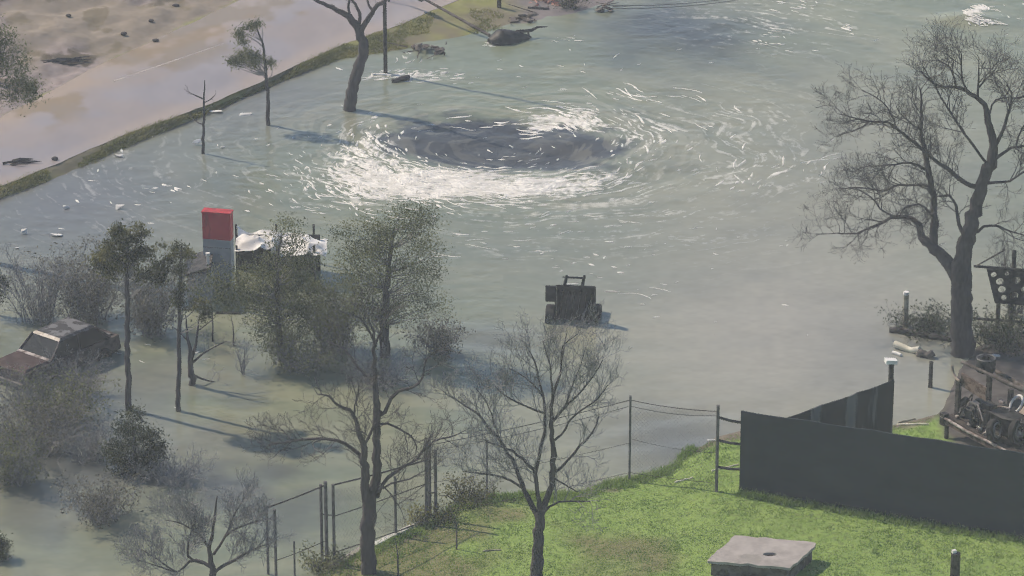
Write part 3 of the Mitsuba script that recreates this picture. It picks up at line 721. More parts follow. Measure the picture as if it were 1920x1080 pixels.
cf = thing('chain_link_fence', 'thin wire fence with tall posts between the bank and the flood', 'fence')
def fpost(a, b, top, r, mat='m_post'):
    q = land(a, b); h = tall(q, top)
    put(cf + '__post', MB().tube([q - [0, 0, .4], q + [0, 0, h]], r, 7), mat, 40)
    return q, h
posts = {}
for name, a, b, top, r in [('a', 1343, 922, 760, .06), ('b', 1180, 902, 742, .045), ('c', 913, 932, 826, .04), ('d', 800, 985, 828, .065), ('e', 806, 972, 822, .06), ('f', 817, 975, 845, .06), ('g', 742, 1006, 893, .05),
                           ('h', 604, 1052, 908, .055), ('i', 613, 1060, 903, .065), ('j', 627, 1058, 908, .055), ('k', 503, 1076, 948, .05), ('l', 518, 1092, 955, .05), ('m', 553, 1092, 1015, .035)]:
    posts[name] = fpost(a, b, top, r)
def wire(a, b, fa, fb_, r, name='wire', sag=.03, mat='m_dark_steel'):
    (pa, ha), (pb, hb) = posts[a], posts[b]
    A_, B_ = pa + [0, 0, ha * fa], pb + [0, 0, hb * fb_]
    t = np.linspace(0, 1, 9)[:, None]
    P = A_ * (1 - t) + B_ * t; P[:, 2] -= sag * 4 * (t * (1 - t))[:, 0]
    put(cf + '__' + name, MB().tube(P, r, 5), mat, True)
for a, b in [('a', 'b'), ('b', 'd')]:
    wire(a, b, .93 if a == 'a' else .95, .95, .014, sag=.08); wire(a, b, .88, .88, .010, sag=.12); wire(a, b, .45, .5, .008, sag=.1); wire(a, b, .1, .1, .008)
wire('d', 'j', .78, .99, .030, 'rail'); wire('i', 'k', .96, .97, .028, 'rail'); wire('d', 'j', .50, .60, .018, 'rail'); wire('i', 'l', .3, .3, .014, 'rail'); wire('f', 'd', .4, .4, .03, 'rail')
wire('d', 'g', .95, .98, .014); wire('d', 'g', .5, .5, .012); wire('h', 'j', .62, .62, .022, 'rail'); wire('k', 'l', .55, .55, .03, 'rail'); wire('d', 'h', .06, .06, .02, 'rail')
for fz in (.865, .60, .29):
    (pa, ha) = posts['a']
    A_ = pa + [0, 0, ha * fz]; B_ = W0 + [.06, .05, hL * (fz - .02)]
    put(cf + '__gate_bar', MB().tube([A_, (A_ + B_) / 2 - [0, 0, .03], B_], .05, 6), 'm_dark_steel', True)
# link mesh, wires at the spacing that still reads from the air
mesh = MB()
for a, b in (('a', 'b'), ('d', 'g'), ('g', 'j')):
    (pa, ha), (pb, hb) = posts[a], posts[b]
    L = np.linalg.norm(pb - pa); n = int(L / .16)
    for k in range(-int(ha / .16), n):
        for sgn in (1, -1):
            q0, q1 = [], []
            s0, s1 = k * .16, k * .16 + ha
            if sgn < 0:
                z0, z1 = 1, 0
            else:
                z0, z1 = 0, 1
            t0, t1 = max(0, s0), min(L, s1)
            if t1 - t0 < .1:
                continue
            zz = lambda s_: (z0 + (z1 - z0) * (s_ - s0) / ha)
            e = [pa + (pb - pa) * (s_ / L) + [0, 0, (ha + (hb - ha) * s_ / L) * .93 * zz(s_)] for s_ in (t0, t1)]
            mesh.tube(e, .0035, 3, caps=False)
put(cf + '__mesh', mesh, 'm_steel')
labels[cf + '__mesh'] = {'kind': 'stuff'}
for (a, b), (c, d) in [((640, 1057), (690, 1026)), ((700, 1028), (742, 1006)), ((744, 1006), (772, 992)), ((774, 991), (802, 982))]:
    p, q = land(a, b), land(c, d)
    dd = q - p; L = np.linalg.norm(dd)
    one('concrete_edging', MB().box((p + q) / 2 + [0, 0, .04], (L * .97, .20, .22), math.atan2(dd[1], dd[0])), 'm_concrete' if a < 700 else 'm_white',
        {640: 'grey concrete edging piece left of the twin stemmed trunk', 700: 'pale edging piece right of the twin stemmed trunk', 744: 'white edging piece under the thin fence post', 774: 'last white edging piece beside the thick fence posts'}[a], 'edging')

# ------------------------------------------------------------------ concrete box on the bank
c0, c1, c2 = land(1332, 1052), land(1482, 1066), land(1530, 1018)
zt = .62
k1, k2, k3 = at(1330, 1050, c0[2] + zt), at(1480, 1064, c0[2] + zt), at(1528, 1018, c0[2] + zt)
u_, v_ = k2 - k1, k3 - k2
rng = G(61)
def slab_outline():
    pts = []
    c = [k1, k2, k2 + v_, k1 + v_]
    for a, b in zip(c, c[1:] + c[:1]):
        for t in np.linspace(0, 1, 9)[:-1]:
            pts.append((a + (b - a) * t)[:2] + rng.normal(0, .035, 2))
    return pts
from shapely.geometry import Polygon, Point
out = Polygon(slab_outline()).buffer(0)
cb = thing('concrete_box', 'weathered concrete box with worn pale lid in the grass at the bottom edge', 'concrete box')
hole = Point(*(k1 + u_ * .62 + v_ * .42)[:2]).buffer(.16, 4)
hole = __import__('shapely').affinity.scale(hole, 1.5, .9)
put(cb + '__lid', MB().prism(out.buffer(.05).difference(hole), [0, 0, k1[2] - .09], [1, 0, 0], [0, 1, 0], [0, 0, 1], .09), 'm_concrete', label='pale worn concrete lid with a dark hole')
put(cb + '__body', MB().prism(out.buffer(-.06), [0, 0, k1[2] - 1.5], [1, 0, 0], [0, 1, 0], [0, 0, 1], 1.407), 'm_old_wood')
bp = land(1790, 1086)
hb = tall(bp, 1036)
st = thing('stub_post', 'dark short post with white tip in the lower right corner', 'post')
put(st + '__pole', MB().tube([bp - [0, 0, .5], bp + [0, 0, hb - .02]], [.17, .16], 10), 'm_dark_steel', 40)
put(st + '__cap', MB().box(bp + [-.06, .03, hb + .03], (.14, .12, .10), .4), 'm_white')

# ------------------------------------------------------------------ sunken loader
def loader():
    k = thing('skid_loader', 'dark loader with raised top bar, half sunk in open water', 'loader')
    p = (at(1030, 592) + at(1112, 600)) / 2
    m = p[1] / F / math.cos(0)          # metres per pixel at this distance
    rz = math.radians(-6)
    def pl(name, mb, mat='m_black', sm=False, label=None):
        put(k + '__' + name, mb.place(p, rz), mat, sm, label)
    prof = [(0.0, -.5), (-.22, -.42), (-.36, -.12), (-.40, .45), (-.38, 1.0), (-.32, 1.50)]       # bucket, open to the camera: curved back, two cheeks
    w0, w1, yb = -.56, .96, -.62
    poly = [(-x, z) for x, z in prof] + [(-x + .07, z) for x, z in prof[::-1]]
    pl('bucket', MB().prism(poly, [w0, yb, 0], [0, 1, 0], [0, 0, 1], [1, 0, 0], w1 - w0))
    for xx in (w0 - .045, w1 + .005):
        pl('bucket_cheek', MB().prism([(-x, z) for x, z in prof] + [(.10, 1.46), (-.06, -.5)][::1], [xx, yb, 0], [0, 1, 0], [0, 0, 1], [1, 0, 0], .04))
    for i, x in enumerate(np.linspace(w0 + .2, w1 - .15, 6)):
        pl('tooth', MB().tube([[x + .06, yb + .30, 1.25], [x - .04, yb + .10, .35], [x - .12, yb - .10, -.4]], [.018, .026, .02], 5), 'm_dark_steel', True)
    pl('brace', MB().tube([[.70, yb + .22, .75], [.30, yb - .22, -.2]], .035, 6), 'm_post', True)
    pl('brace', MB().tube([[.98, yb + .02, .80], [1.10, yb - .1, -.2]], .05, 6), 'm_black', True)
    pl('body', MB().box([.2, .42, .2], (1.3, 1.1, 1.1)))
    pl('side_plate', MB().box([-.80, yb + .30, 1.14], (.40, .10, .66)))
    pl('tyre', MB().add(*wheel(.50, .36)).place([-.80, -.25, .12], math.pi / 2), 'm_rubber', 40)
    pl('tyre', MB().add(*wheel(.46, .34)).place([1.00, .35, .02], math.pi / 2), 'm_rubber', 40)
    f = MB()
    z0, z1 = 1.52, 1.84
    f.tube([[-.34, -.2, 1.2], [-.24, -.2, z0], [-.16, -.2, z1 + .05]], [.10, .075, .055], 6)
    f.tube([[.42, -.2, 1.2], [.46, -.2, z0], [.54, -.2, z1 + .08]], [.10, .075, .055], 6)
    f.tube([[-.20, -.2, z1 - .03], [.52, -.2, z1 - .03]], .042, 6)
    f.tube([[-.34, -.2, z1 - .02], [-.18, -.2, z1 - .03]], .025, 6)
    f.tube([[-.24, -.2, z0 - .06], [.46, -.2, z0 - .06]], .03, 6)
    pl('roll_bar', f, 'm_black', 40)

def wheel(r, w, n=20):
    """a tyre lying along the y axis"""
    prof = np.array([(.55 * r, -.5 * w), (.92 * r, -.5 * w), (r, -.36 * w), (r, .36 * w), (.92 * r, .5 * w), (.55 * r, .5 * w)])
    a = np.arange(n) * 2 * np.pi / n
    v = np.array([(x * math.cos(t), y, x * math.sin(t)) for t in a for x, y in prof])
    m = len(prof); f = []
    for i in range(n):
        for j in range(m):
            p, q = i * m + j, i * m + (j + 1) % m
            p2, q2 = ((i + 1) % n) * m + j, ((i + 1) % n) * m + (j + 1) % m
            f += [(p, p2, q), (q, p2, q2)]
    return v, np.array(f)
loader()

# ------------------------------------------------------------------ sunken vehicles
def hull(pts):
    return trimesh.convex.convex_hull(np.array(pts, float))
def frustum(x0, x1, w0, z0, tx0, tx1, w1, z1):
    return [(x0, -w0, z0), (x0, w0, z0), (x1, -w0, z0), (x1, w0, z0), (tx0, -w1, z1), (tx0, w1, z1), (tx1, -w1, z1), (tx1, w1, z1)]
def vehicle(name, label, cat, pos, rz, mat, kind, sink):
    k = thing(name, label, cat)
    SC = 1.12
    P = np.asarray(pos) + [0, 0, -sink]
    pl = lambda nm, mb, m, sm=30, lab=None: put(k + '__' + nm, mb.place([0, 0, 0], rz).scaled(SC).place(P), m, sm, lab)
    from manifold3d import Manifold
    L = 2.35
    lower = MB().add(hull(frustum(-L, L, .88, .45, -L + .06, L - .12, .84, .95) + [(-L + .1, s * .8, .35) for s in (-1, 1)] + [(L - .1, s * .8, .35) for s in (-1, 1)]), None)
    if kind == 'pickup':
        pl('body', MB().add(hull(frustum(.1, L, .88, .42, .1, L - .1, .85, .98)), None), mat)
        pl('hood', MB().add(hull(frustum(1.0, L - .02, .80, .97, 1.02, L - .25, .72, 1.06)), None), mat)
        bed = MB()
        for s in (-1, 1):
            bed.box([-1.13, s * .86, .78], (2.42, .07, .62))
        bed.box([-L + .04, 0, .76], (.07, 1.66, .58)).box([-1.13, 0, .55], (2.4, 1.66, .06))
        pl('bed', bed, mat)
        for s in (-1, 1):
            pl('bed_rail', MB().box([-1.13, s * .86, 1.115], (2.3, .09, .05)), 'm_steel')
        c0, c1, t0, t1 = -.2, 1.15, .0, .70
    else:
        pl('body', lower, mat)
        pl('bonnet', MB().add(hull(frustum(1.02, L - .10, .80, .94, 1.04, L - .3, .72, 1.03)), None), 'm_car_red', lab='reddish brown bonnet')
        pl('cowl', MB().box([1.0, 0, 1.01], (.16, 1.5, .07)), 'm_ash', lab='pale strip under the windscreen')
        pl('boot_lid', MB().add(hull(frustum(-L + .15, -1.85, .74, .94, -L + .25, -1.85, .68, 1.0)), None), 'm_truck_roof', lab='boot lid with pale glints painted on')
        c0, c1, t0, t1 = -1.9, 1.05, -1.3, .35
    pl('cab', MB().add(hull(frustum(c0, c1 - .1, .80, .96, t0, t1, .64, 1.50)), None), 'm_glass', lab='dark window glass of the cab')
    pl('cab_roof', MB().add(hull(frustum(t0 - .04, t1 + .05, .67, 1.50, t0 + .04, t1 - .06, .58, 1.58)), None), 'm_truck_roof')
    for s in (-1, 1):
        for (xa, ya), (xb, yb_) in (((c1 - .08, .79), (t1 + .02, .66)), ((c0, .80), (t0, .66)), (((c0 + c1) / 2, .81), ((t0 + t1) / 2, .66))):
            pl('pillar', MB().tube([[xa, s * ya, .97], [xb, s * yb_, 1.52]], .035, 5), mat)
    for x in (-1.45, 1.45):
        for s in (-1, 1):
            pl('wheel', MB().add(*wheel(.36, .22)).place([x, s * .84, .36]), 'm_rubber')
    pl('bumper', MB().box([L + .02, 0, .52], (.10, 1.66, .16)), 'm_steel')
    return k
scene['m_truck_roof'] = principled(mottled((.06, .057, .057), (.17, .17, .175), 3.5, (.45, .6)), .4)  # pale blotches are reflections painted onto roof and boot lid
sunk = vehicle('sunken_car', 'dark sunken car with pale roof strip and reddish bonnet among brush at left', 'car', at(104, 684), math.radians(231), 'm_truck', 'car', .38)

# ------------------------------------------------------------------ red topped panel, white sheet shelter, dark roof
pn = thing('pylon_sign', 'upright grey panel with red upper part, standing in the flood at left', 'sign')
pb = at(412, 545)
wpx = pb[1] / F
zt_, zm_ = up(412, 397, pb[1])[2], up(412, 446, pb[1])[2]
rz = math.radians(-12)
for nm, a, b, mat, grow in (('grey_panel', -.3, zm_, 'm_panel_grey', 0), ('red_panel', zm_, zt_, 'm_red', .012)):
    m = trimesh.creation.box((1.16 + grow, .42 + grow, b - a)); m.apply_translation([0, 0, (a + b) / 2])
    put(pn + '__' + nm, MB().add(m, None).place(pb, rz), mat)
put(pn + '__top_rim', MB().box([0, 0, zt_ + .02], (1.22, .47, .06)).place(pb, rz), 'm_red')
for zz in np.linspace(.6, zm_ - .35, 3):
    put(pn + '__seam', MB().box([0, -.214, zz], (1.15, .012, .02)).place(pb, rz), 'm_dark_steel')
sh = thing('shelter', 'dark shelter under crumpled white sheeting behind the bushy green tree', 'shelter')
sp = at(520, 530)
sw = lambda a, b, dy=0: up(a, b, sp[1] + dy)
body = MB()
for a in (445, 520, 590):
    for dy in (-.2, 2.2):
        q = sw(a, 520, dy); q[2] = -.4
        body.tube([q, [q[0], q[1], 1.7]], .05, 6)
put(sh + '__frame', body, 'm_dark_steel', 40)
q0, q1 = sw(438, 500), sw(600, 500)
put(sh + '__back_wall', MB().box([(q0[0] + q1[0]) / 2, sp[1] + 1.4, .6], (q1[0] - q0[0] - .1, .08, 1.9)), 'm_black')
def crumpled(x0, x1, y0, y1, z, amp, seed, tilt=0):
    nx, ny = 40, 30
    X, Y = np.meshgrid(np.linspace(x0, x1, nx), np.linspace(y0, y1, ny))
    P = np.stack([X * 1.0, Y * 1.0, X * 0], -1)
    r = 1 - abs(meshkit.fbm(P * .75, 3, seed) - .5) * 4
    Z = z + amp * (r - .5) + tilt * (X - x0) - .25 * ((Y - (y0 + y1) / 2) / ((y1 - y0) / 2)) ** 2
    edge = .35 * (meshkit.fbm(P * .9, 3, seed + 3) - .5)
    V = np.stack([X + edge * .5, Y + edge, Z], -1).reshape(-1, 3)
    i, j = np.meshgrid(np.arange(ny - 1), np.arange(nx - 1), indexing='ij'); a = (i * nx + j).ravel()
    Fc = np.vstack([np.stack([a, a + 1, a + nx + 1], 1), np.stack([a, a + nx + 1, a + nx], 1)])
    W = V - [0, 0, .02]
    return np.vstack([V, W]), np.vstack([Fc, Fc[:, ::-1] + len(V)])
a, b = sw(440, 470), sw(512, 470)
put(sh + '__white_sheet', crumpled(a[0], b[0], sp[1] - .4, sp[1] + 2.0, 1.75, .45, 3), 'm_white', True, 'crumpled white sheet over the left half')
a, b = sw(508, 470), sw(612, 470)
put(sh + '__white_sheet', crumpled(a[0], b[0], sp[1] - .4, sp[1] + 1.7, 1.62, .40, 8, -.08), 'm_white', True, 'torn white sheet over the right half')
rf = thing('shed', 'low grey shed with sloping dark roof at the foot of the red topped panel', 'shed')
rp = at(372, 572)
RL, RR = up(344, 514, rp[1]), up(396, 492, rp[1] + .4)
put(rf + '__wall', MB().box([(RL[0] + RR[0]) / 2 + .05, rp[1] + .9, .4], (RR[0] - RL[0] - .15, 1.4, 1.7)), 'm_panel_grey')
rm = MB(); zl, zr = RL[2], RR[2]
rm.prism([(0, 0), (RR[0] - RL[0], zr - zl), (RR[0] - RL[0], zr - zl - .10), (0, -.10)], [RL[0], rp[1] - .1, zl], [1, 0, 0], [0, 0, 1], [0, 1, 0], 2.1)
put(rf + '__roof', rm, 'm_dark_steel')
put(rf + '__corner_post', MB().tube([[RL[0] + .5, rp[1] + .1, -.4], [RL[0] + .5, rp[1] + .1, zl + .1]], .07, 6), 'm_panel_grey', True)
put(rf + '__vent_pipe', MB().tube([[RR[0] - .12, rp[1] + .3, zr - .1], [RR[0] - .12, rp[1] + .3, zr + .35]], .06, 7).tube([[RR[0] - .12, rp[1] + .3, zr + .33], [RR[0] - .12, rp[1] + .3, zr + .45]], .10, 7), 'm_white', 40)
pl_ = MB(); q = at(428, 588)
one('floating_plank', MB().box(q + [0, 0, .03], (1.0, .14, .08), -.04), 'm_dark_steel', 'short dark plank afloat below the red topped panel', 'plank')

# ------------------------------------------------------------------ machine trailer on the right
scene['m_char'] = principled(mottled((.028, .026, .028), (.075, .062, .058), 4), .9)
def trailer():
    k = thing('flatbed_trailer', 'burnt rusty flatbed chassis with pale front edge and bent top frame, lower right edge', 'trailer')
    E0, E1 = land(1764, 822), land(1940, 902)
    ax = unit((E1 - E0) * [1, 1, 0]); ay = np.array([-ax[1], ax[0], 0]); az = np.array([0, 0, 1.])
    z = E0[2]
    dk = tall(E0, 780)
    O = np.array([E0[0], E0[1], z])
    w = lambda a, b, c: O + ax * a + ay * b + az * c
    Lx = 4.2
    for i in range(7):
        b0 = .12 + i * .30
        put(k + '__plank', MB().prism([(0, 0), (Lx, 0), (Lx, .285), (0, .285)], w(0, b0, dk - .08 + .008 * (i % 2)), ax, ay, az, .06), 'm_char')
    rng = G(71)
    pts = [w(a, .03 + .012 * math.sin(a * 3), dk - .04 - .03 * math.sin(a * 1.2)) for a in np.linspace(-.05, Lx, 14)]
    put(k + '__edge_beam', MB().tube(pts, [.055] * 14, 7), 'm_ash', True, 'pale worn front edge beam')
    put(k + '__side_rail', MB().prism([(0, 0), (Lx, 0), (Lx, .2), (0, .2)], w(0, .12, dk - .30), ax, az, -ay, .05), 'm_rust')
    for a, b in ((.12, .16), (2.6, .16), (.12, 1.9), (2.6, 1.9)):
        put(k + '__leg', MB().prism([(-.06, -.06), (.06, -.06), (.06, .06), (-.06, .06)], w(a, b, -.3), ax, ay, az, dk + .2), 'm_dark_steel')
    put(k + '__corner_bracket', MB().prism([(-.12, -.12), (.12, -.12), (.12, .12), (-.12, .12)], w(.02, .1, dk - .35), ax, ay, az, .45), 'm_dark_steel')
    for a, b, h in ((.28, .5, 1.5), (2.05, 1.5, 1.5), (.28, 1.95, 1.55)):
        put(k + '__upright', MB().prism([(-.09, -.07), (.09, -.07), (.09, .07), (-.09, .07)], w(a, b, dk - .02), ax, ay, az, h), 'm_dark_steel')
    top = dk + 1.5
    arc = [w(.05 + .45 * (1 - math.cos(t)), .35, top + .45 - .5 * math.sin(t) * .9) for t in np.linspace(0, math.pi / 2, 8)]
    put(k + '__bent_pipe', MB().tube(arc, .05, 6), 'm_beige', True)
    put(k + '__top_beam', MB().tube([w(-.1, .9, top + .42), w(.9, 1.0, top + .42), w(2.2, 1.2, top + .34), w(4.2, 1.5, top + .30)], [.06, .06, .09, .11], 7), 'm_old_wood', True)
    put(k + '__top_beam', MB().tube([w(.3, 1.95, top + .1), w(2.2, 1.9, top + .05), w(4.2, 1.9, top)], .08, 7), 'm_old_wood', True)
    put(k + '__header_panel', MB().prism([(0, 0), (1.5, -.1), (1.45, .42), (.05, .5)], w(.30, .55, top - .28), ax, az, ay, .06), 'm_rust')
    dr_ = thing('steel_drum', 'dark open drum lying on the bent top frame of the burnt chassis', 'drum')
    q = w(.75, 1.35, top + .52)
    v, f = wheel(.36, .5, 22)
    M = trimesh.Trimesh(v, f); M.apply_transform(trimesh.transformations.rotation_matrix(math.pi / 2, [1, 0, 0])); M.apply_translation(q)
    put(dr_ + '__shell', MB().add(M, None), 'm_black', 40)
    rim = np.array([[math.cos(t) * .34, math.sin(t) * .34, .26] for t in np.linspace(0, 2 * np.pi, 25)]) + q
    put(dr_ + '__rim', MB().tube(rim, .025, 5), 'm_steel', True)
    # engine
    e = thing('engine', 'dark engine with bright pipes on the burnt chassis', 'engine')
    ew = lambda a, b, c: w(a, b, dk - .012 + c)
    def eb(name, c, s, mat):
        m = trimesh.creation.box(s); R = np.eye(4); R[:3, 0], R[:3, 1], R[:3, 2], R[:3, 3] = ax, ay, az, ew(*c)
        m.apply_transform(R); put(e + '__' + name, MB().add(m, None), mat)
    eb('block', (1.35, .95, .33), (.95, .55, .66), 'm_black')
    eb('head', (1.35, .95, .76), (.85, .34, .2), 'm_dark_steel')
    eb('sump', (1.35, .95, .03), (.7, .4, .08), 'm_rust')
    eb('gearbox', (2.05, .95, .3), (.5, .42, .45), 'm_dark_steel')
    eb('battery_box', (.72, .75, .18), (.28, .3, .34), 'm_steel')
    eb('air_filter', (1.15, .62, .72), (.34, .26, .22), 'm_steel')
    for a, b, c in ((.82, .95, .32), (.80, .72, .62), (.78, 1.15, .6)):
        v, f = wheel(.20 if c < .5 else .11, .08, 14)
        M = trimesh.Trimesh(v, f); M.apply_transform(trimesh.transformations.rotation_matrix(math.atan2(ax[1], ax[0]) + math.pi / 2, [0, 0, 1])); M.apply_translation(ew(a, b, c))
        put(e + '__pulley', MB().add(M, None), 'm_burnt', 40)
    for s in range(16):
        r = G(80 + s)
        a0, b0 = r.uniform(.5, 2.2), r.uniform(.35, 1.3)
        P = [ew(a0, b0, r.uniform(.1, .5)), ew(a0 + r.uniform(-.3, .3), b0 + r.uniform(-.2, .2), r.uniform(.5, 1.0)), ew(a0 + r.uniform(-.5, .5), b0 + r.uniform(-.3, .2), r.uniform(.2, .9))]
        Q, S = smooth_path(P, [.028] * 3, .1)
        put(e + '__pipe', MB().tube(Q, S, 6), ['m_burnt', 'm_dark_steel', 'm_ash', 'm_black'][s % 4], True)
    for s, (a, b, c) in enumerate([(.45, .35, .05), (1.75, .35, .06), (2.2, .4, .10), (1.2, .32, .04), (.62, 1.3, .3), (1.7, 1.4, .85)]):
        eb('bracket', (a, b, c + .03), (.14 + .05 * (s % 3), .10, .07 + .03 * (s % 2)), 'm_white' if s % 3 == 1 else 'm_ash')
    r = G(95)
    for i in range(60):
        a, b = r.uniform(.25, 3.9), r.uniform(.2, 2.1)
        sz = r.uniform(.06, .32, 3) * [1.3, 1, .5]
        m = trimesh.creation.box(sz); m.vertices += r.normal(0, .02, m.vertices.shape)
        m.apply_transform(trimesh.transformations.random_rotation_matrix(r.uniform(size=3))); m.apply_translation(w(a, b, dk + .05 + .5 * sz[2] + r.uniform(0, .45) * (i > 20)))
        put(k + '__scrap', MB().add(m, None), ['m_black', 'm_dark_steel', 'm_burnt', 'm_black', 'm_dark_steel', 'm_ash', 'm_black'][i % 7])
    # tyres and tank
    for lab, a, b, c, rr, lean in (('worn tyre with pale rim leaning on the right part of the chassis', 2.75, .22, .42, .42, .25), ('second tyre behind the leaning one on the burnt chassis', 3.35, .75, .46, .46, .1)):
        ty = thing('tyre', lab, 'tyre')
        v, f = wheel(rr, .24, 26); M = trimesh.Trimesh(v, f)
        M.apply_transform(trimesh.transformations.rotation_matrix(-lean, [1, 0, 0])); M.apply_transform(trimesh.transformations.rotation_matrix(math.atan2(ax[1], ax[0]) + 1.95, [0, 0, 1])); M.apply_translation(ew(a, b, c))
        put(ty + '__tread', MB().add(M, None), 'm_rubber', 40)
        R = np.array([[math.cos(t) * rr * .60, 0, math.sin(t) * rr * .60] for t in np.linspace(0, 2 * np.pi, 25)]); R[:, 1] -= .12
        Rm = MB().tube(R, .045, 6).mesh(); M = trimesh.Trimesh(*Rm, process=False)
        M.apply_transform(trimesh.transformations.rotation_matrix(-lean, [1, 0, 0])); M.apply_transform(trimesh.transformations.rotation_matrix(math.atan2(ax[1], ax[0]) + 1.95, [0, 0, 1])); M.apply_translation(ew(a, b, c))
        put(ty + '__rim', MB().add(M, None), 'm_steel', True)
    tk = thing('machine_hopper', 'dark boxy hopper with pale ring behind the tyres on the burnt chassis', 'hopper')
    put(tk + '__box', MB().add(hull([ew(a, b, c) for a, b, c in ((2.0, .75, .0), (2.6, .75, .0), (2.0, 1.9, .0), (3.9, 1.9, .0), (1.9, .62, .75), (2.65, .62, .75), (1.9, 2.0, .95), (4.1, 2.0, .95), (4.0, .95, .9))]), None), 'm_black')
    R = np.array([ew(2.45 + .26 * math.cos(t), 1.45 + .2 * math.sin(t), 1.05 + .28 * math.sin(t)) for t in np.linspace(0, 2 * np.pi, 21)])
    put(tk + '__ring', MB().tube(R, .05, 6), 'm_white', True)
    put(tk + '__cover', MB().add(hull([ew(a, b, c) for a, b, c in ((2.9, 1.2, .955), (3.9, 1.2, .955), (2.9, 1.9, .955), (3.9, 1.9, .955), (3.0, 1.4, 1.25), (3.8, 1.4, 1.25), (3.1, 1.8, 1.3), (3.8, 1.8, 1.3))]), None), 'm_beige')
trailer()

# dark frame far right, by the big tree
gf = thing('machine_rack', 'dark steel frame with round holes and rails, right of the tallest tree', 'frame')
gp = land(1885, 618)
g = lambda a, b, dy=0: up(a, b, gp[1] + dy)
o = g(1850, 505); m_ = gp[1] / F
poly = Polygon([(0, 0), (95 * m_, -3 * m_), (95 * m_, -80 * m_), (20 * m_, -74 * m_)])
for a, b, r in ((28, -27, 8), (33, -44, 8), (62, -25, 8), (58, -58, 9), (15, -12, 6), (42, -10, 5), (38, -62, 6), (80, -45, 8)):
    poly = poly.difference(Point(a * m_, b * m_).buffer(r * m_, 5))
put(gf + '__plate', MB().prism(poly, o, [1, 0, 0], [0, 0, 1], [0, 1, 0], .10), 'm_black')
put(gf + '__rail', MB().tube([g(1826, 499, -.1), g(1945, 508, -.1)], .055, 6), 'm_dark_steel', True)
put(gf + '__rail', MB().tube([g(1826, 597, -.1), g(1945, 606, -.1)], .06, 6), 'm_dark_steel', True)
put(gf + '__brace', MB().tube([g(1828, 500, -.1), g(1885, 468, -.1)], .03, 6), 'm_dark_steel', True)
for a in (1872, 1902, 1934):
    q = g(a, 470 if a > 1890 else 570, .16); q2 = q.copy(); q2[2] = gp[2] - .4
    put(gf + '__upright', MB().tube([q2, q], .09, 7), 'm_dark_steel', True)
for i in range(4):
    a, b = [(1862, 478), (1880, 462), (1905, 450), (1915, 475)][i]
    brush_base = land(a + 10, 600)
brush(thing('brush', 'brown brush piled behind the dark steel frame at right', 'bush'), land(1905, 590), 2.2, 3.2, G(45), n=16, twig='m_twig', spacing=.2, length=.6)

# debris around the tree
pp = land(1698, 612)
cp = thing('standing_post', 'pale standing post with bright top in the water left of the tallest tree', 'post')
put(cp + '__shaft', MB().tube([pp - [0, 0, .4], pp + [-.03, 0, tall(pp, 552)]], .11, 9), 'm_wood', 40)
put(cp + '__cap', MB().tube([pp + [-.03, 0, tall(pp, 552)], pp + [-.03, 0, tall(pp, 547)]], .115, 9), 'm_white', 40)
def log(name, lab, cat, a, b, r, mat, lift=0.0, n=7, seed=1):
    p, q = land(*a), land(*b)
    t = np.linspace(0, 1, n)[:, None]; rng = G(seed)
    P = p * (1 - t) + q * t + rng.normal(0, r * .25, (n, 3)); P[:, 2] += r * .6 + lift
    one(name, MB().tube(P, r * (1 + rng.normal(0, .08, n)), 8), mat, lab, cat, 50)
log('log', 'dark thick log lying from the post to the tallest trunk', 'log', (1668, 622), (1785, 640), .13, 'm_bark', seed=2)
log('log', 'dark log lying right of the tallest trunk', 'log', (1836, 628), (1930, 650), .16, 'm_bark', seed=3)
log('pipe', 'short bright cream pipe at the water edge below the pale post', 'pipe', (1678, 652), (1724, 664), .13, 'm_cream', .05, 4, 4)
scene['m_cream'] = principled(mottled((.62, .60, .48), (.76, .74, .62), 3), .5)
log('pipe', 'small white pipe end beside the bright cream pipe', 'pipe', (1674, 662), (1690, 668), .07, 'm_white', .0, 3, 5)
log('log', 'dark stump end at the right end of the bright cream pipe', 'log', (1722, 668), (1748, 672), .16, 'm_old_wood', seed=6)
log('plank', 'pale plank lying right of the tallest trunk by the frame', 'plank', (1832, 612), (1862, 619), .05, 'm_white', seed=7)
log('plank', 'small white scrap behind the bent top frame of the trailer', 'scrap', (1858, 668), (1874, 670), .06, 'm_white', seed=8)
log('plank', 'cream plank on the grass gap behind the long fence', 'plank', (1682, 797), (1742, 797), .045, 'm_cream', seed=9)
log('plank', 'brown plank behind the cream plank in the grass gap', 'plank', (1684, 793), (1716, 786), .04, 'm_wood', seed=10)
log('stick', 'white stick standing out at the waterline left of the tall gate post', 'stick', (1326, 827), (1354, 827), .04, 'm_white', seed=11)
log('stick', 'cream stick on the grass behind the gate post', 'stick', (1334, 884), (1385, 872), .035, 'm_cream', seed=12)
log('stick', 'cream stick on the grass left of the gate post', 'stick', (1264, 906), (1298, 897), .04, 'm_cream', seed=13)
log('stick', 'tiny pale stick on the dark part of the bank near the fence posts', 'stick', (905, 1034), (940, 1032), .03, 'm_wood', seed=14)
brush(thing('brush', 'fallen leafy branch pile at the foot of the pale post', 'bush'), land(1720, 615), 2.6, .28, G(46), n=22, twig='m_bark', leaf='m_leaf_dark', per=4)
brush(thing('brush', 'dark branch pile to the right of the tallest trunk', 'bush'), land(1880, 645), 3.2, .55, G(47), n=34, twig='m_twig', leaf='m_leaf_dark', per=5)
brush(thing('brush', 'dark branch pile between pale post and tallest trunk', 'bush'), land(1755, 618), 2.4, .32, G(48), n=18, twig='m_twig', leaf='m_leaf_dark', per=4)
hp = land(1744, 726)
one('hanging_post', MB().tube([hp - [0, 0, .3], hp + [0, 0, tall(hp, 678)]], [.09, .075], 7), 'm_dark_steel', 'dark slim post in the water left of the trailer', 'post', 40)
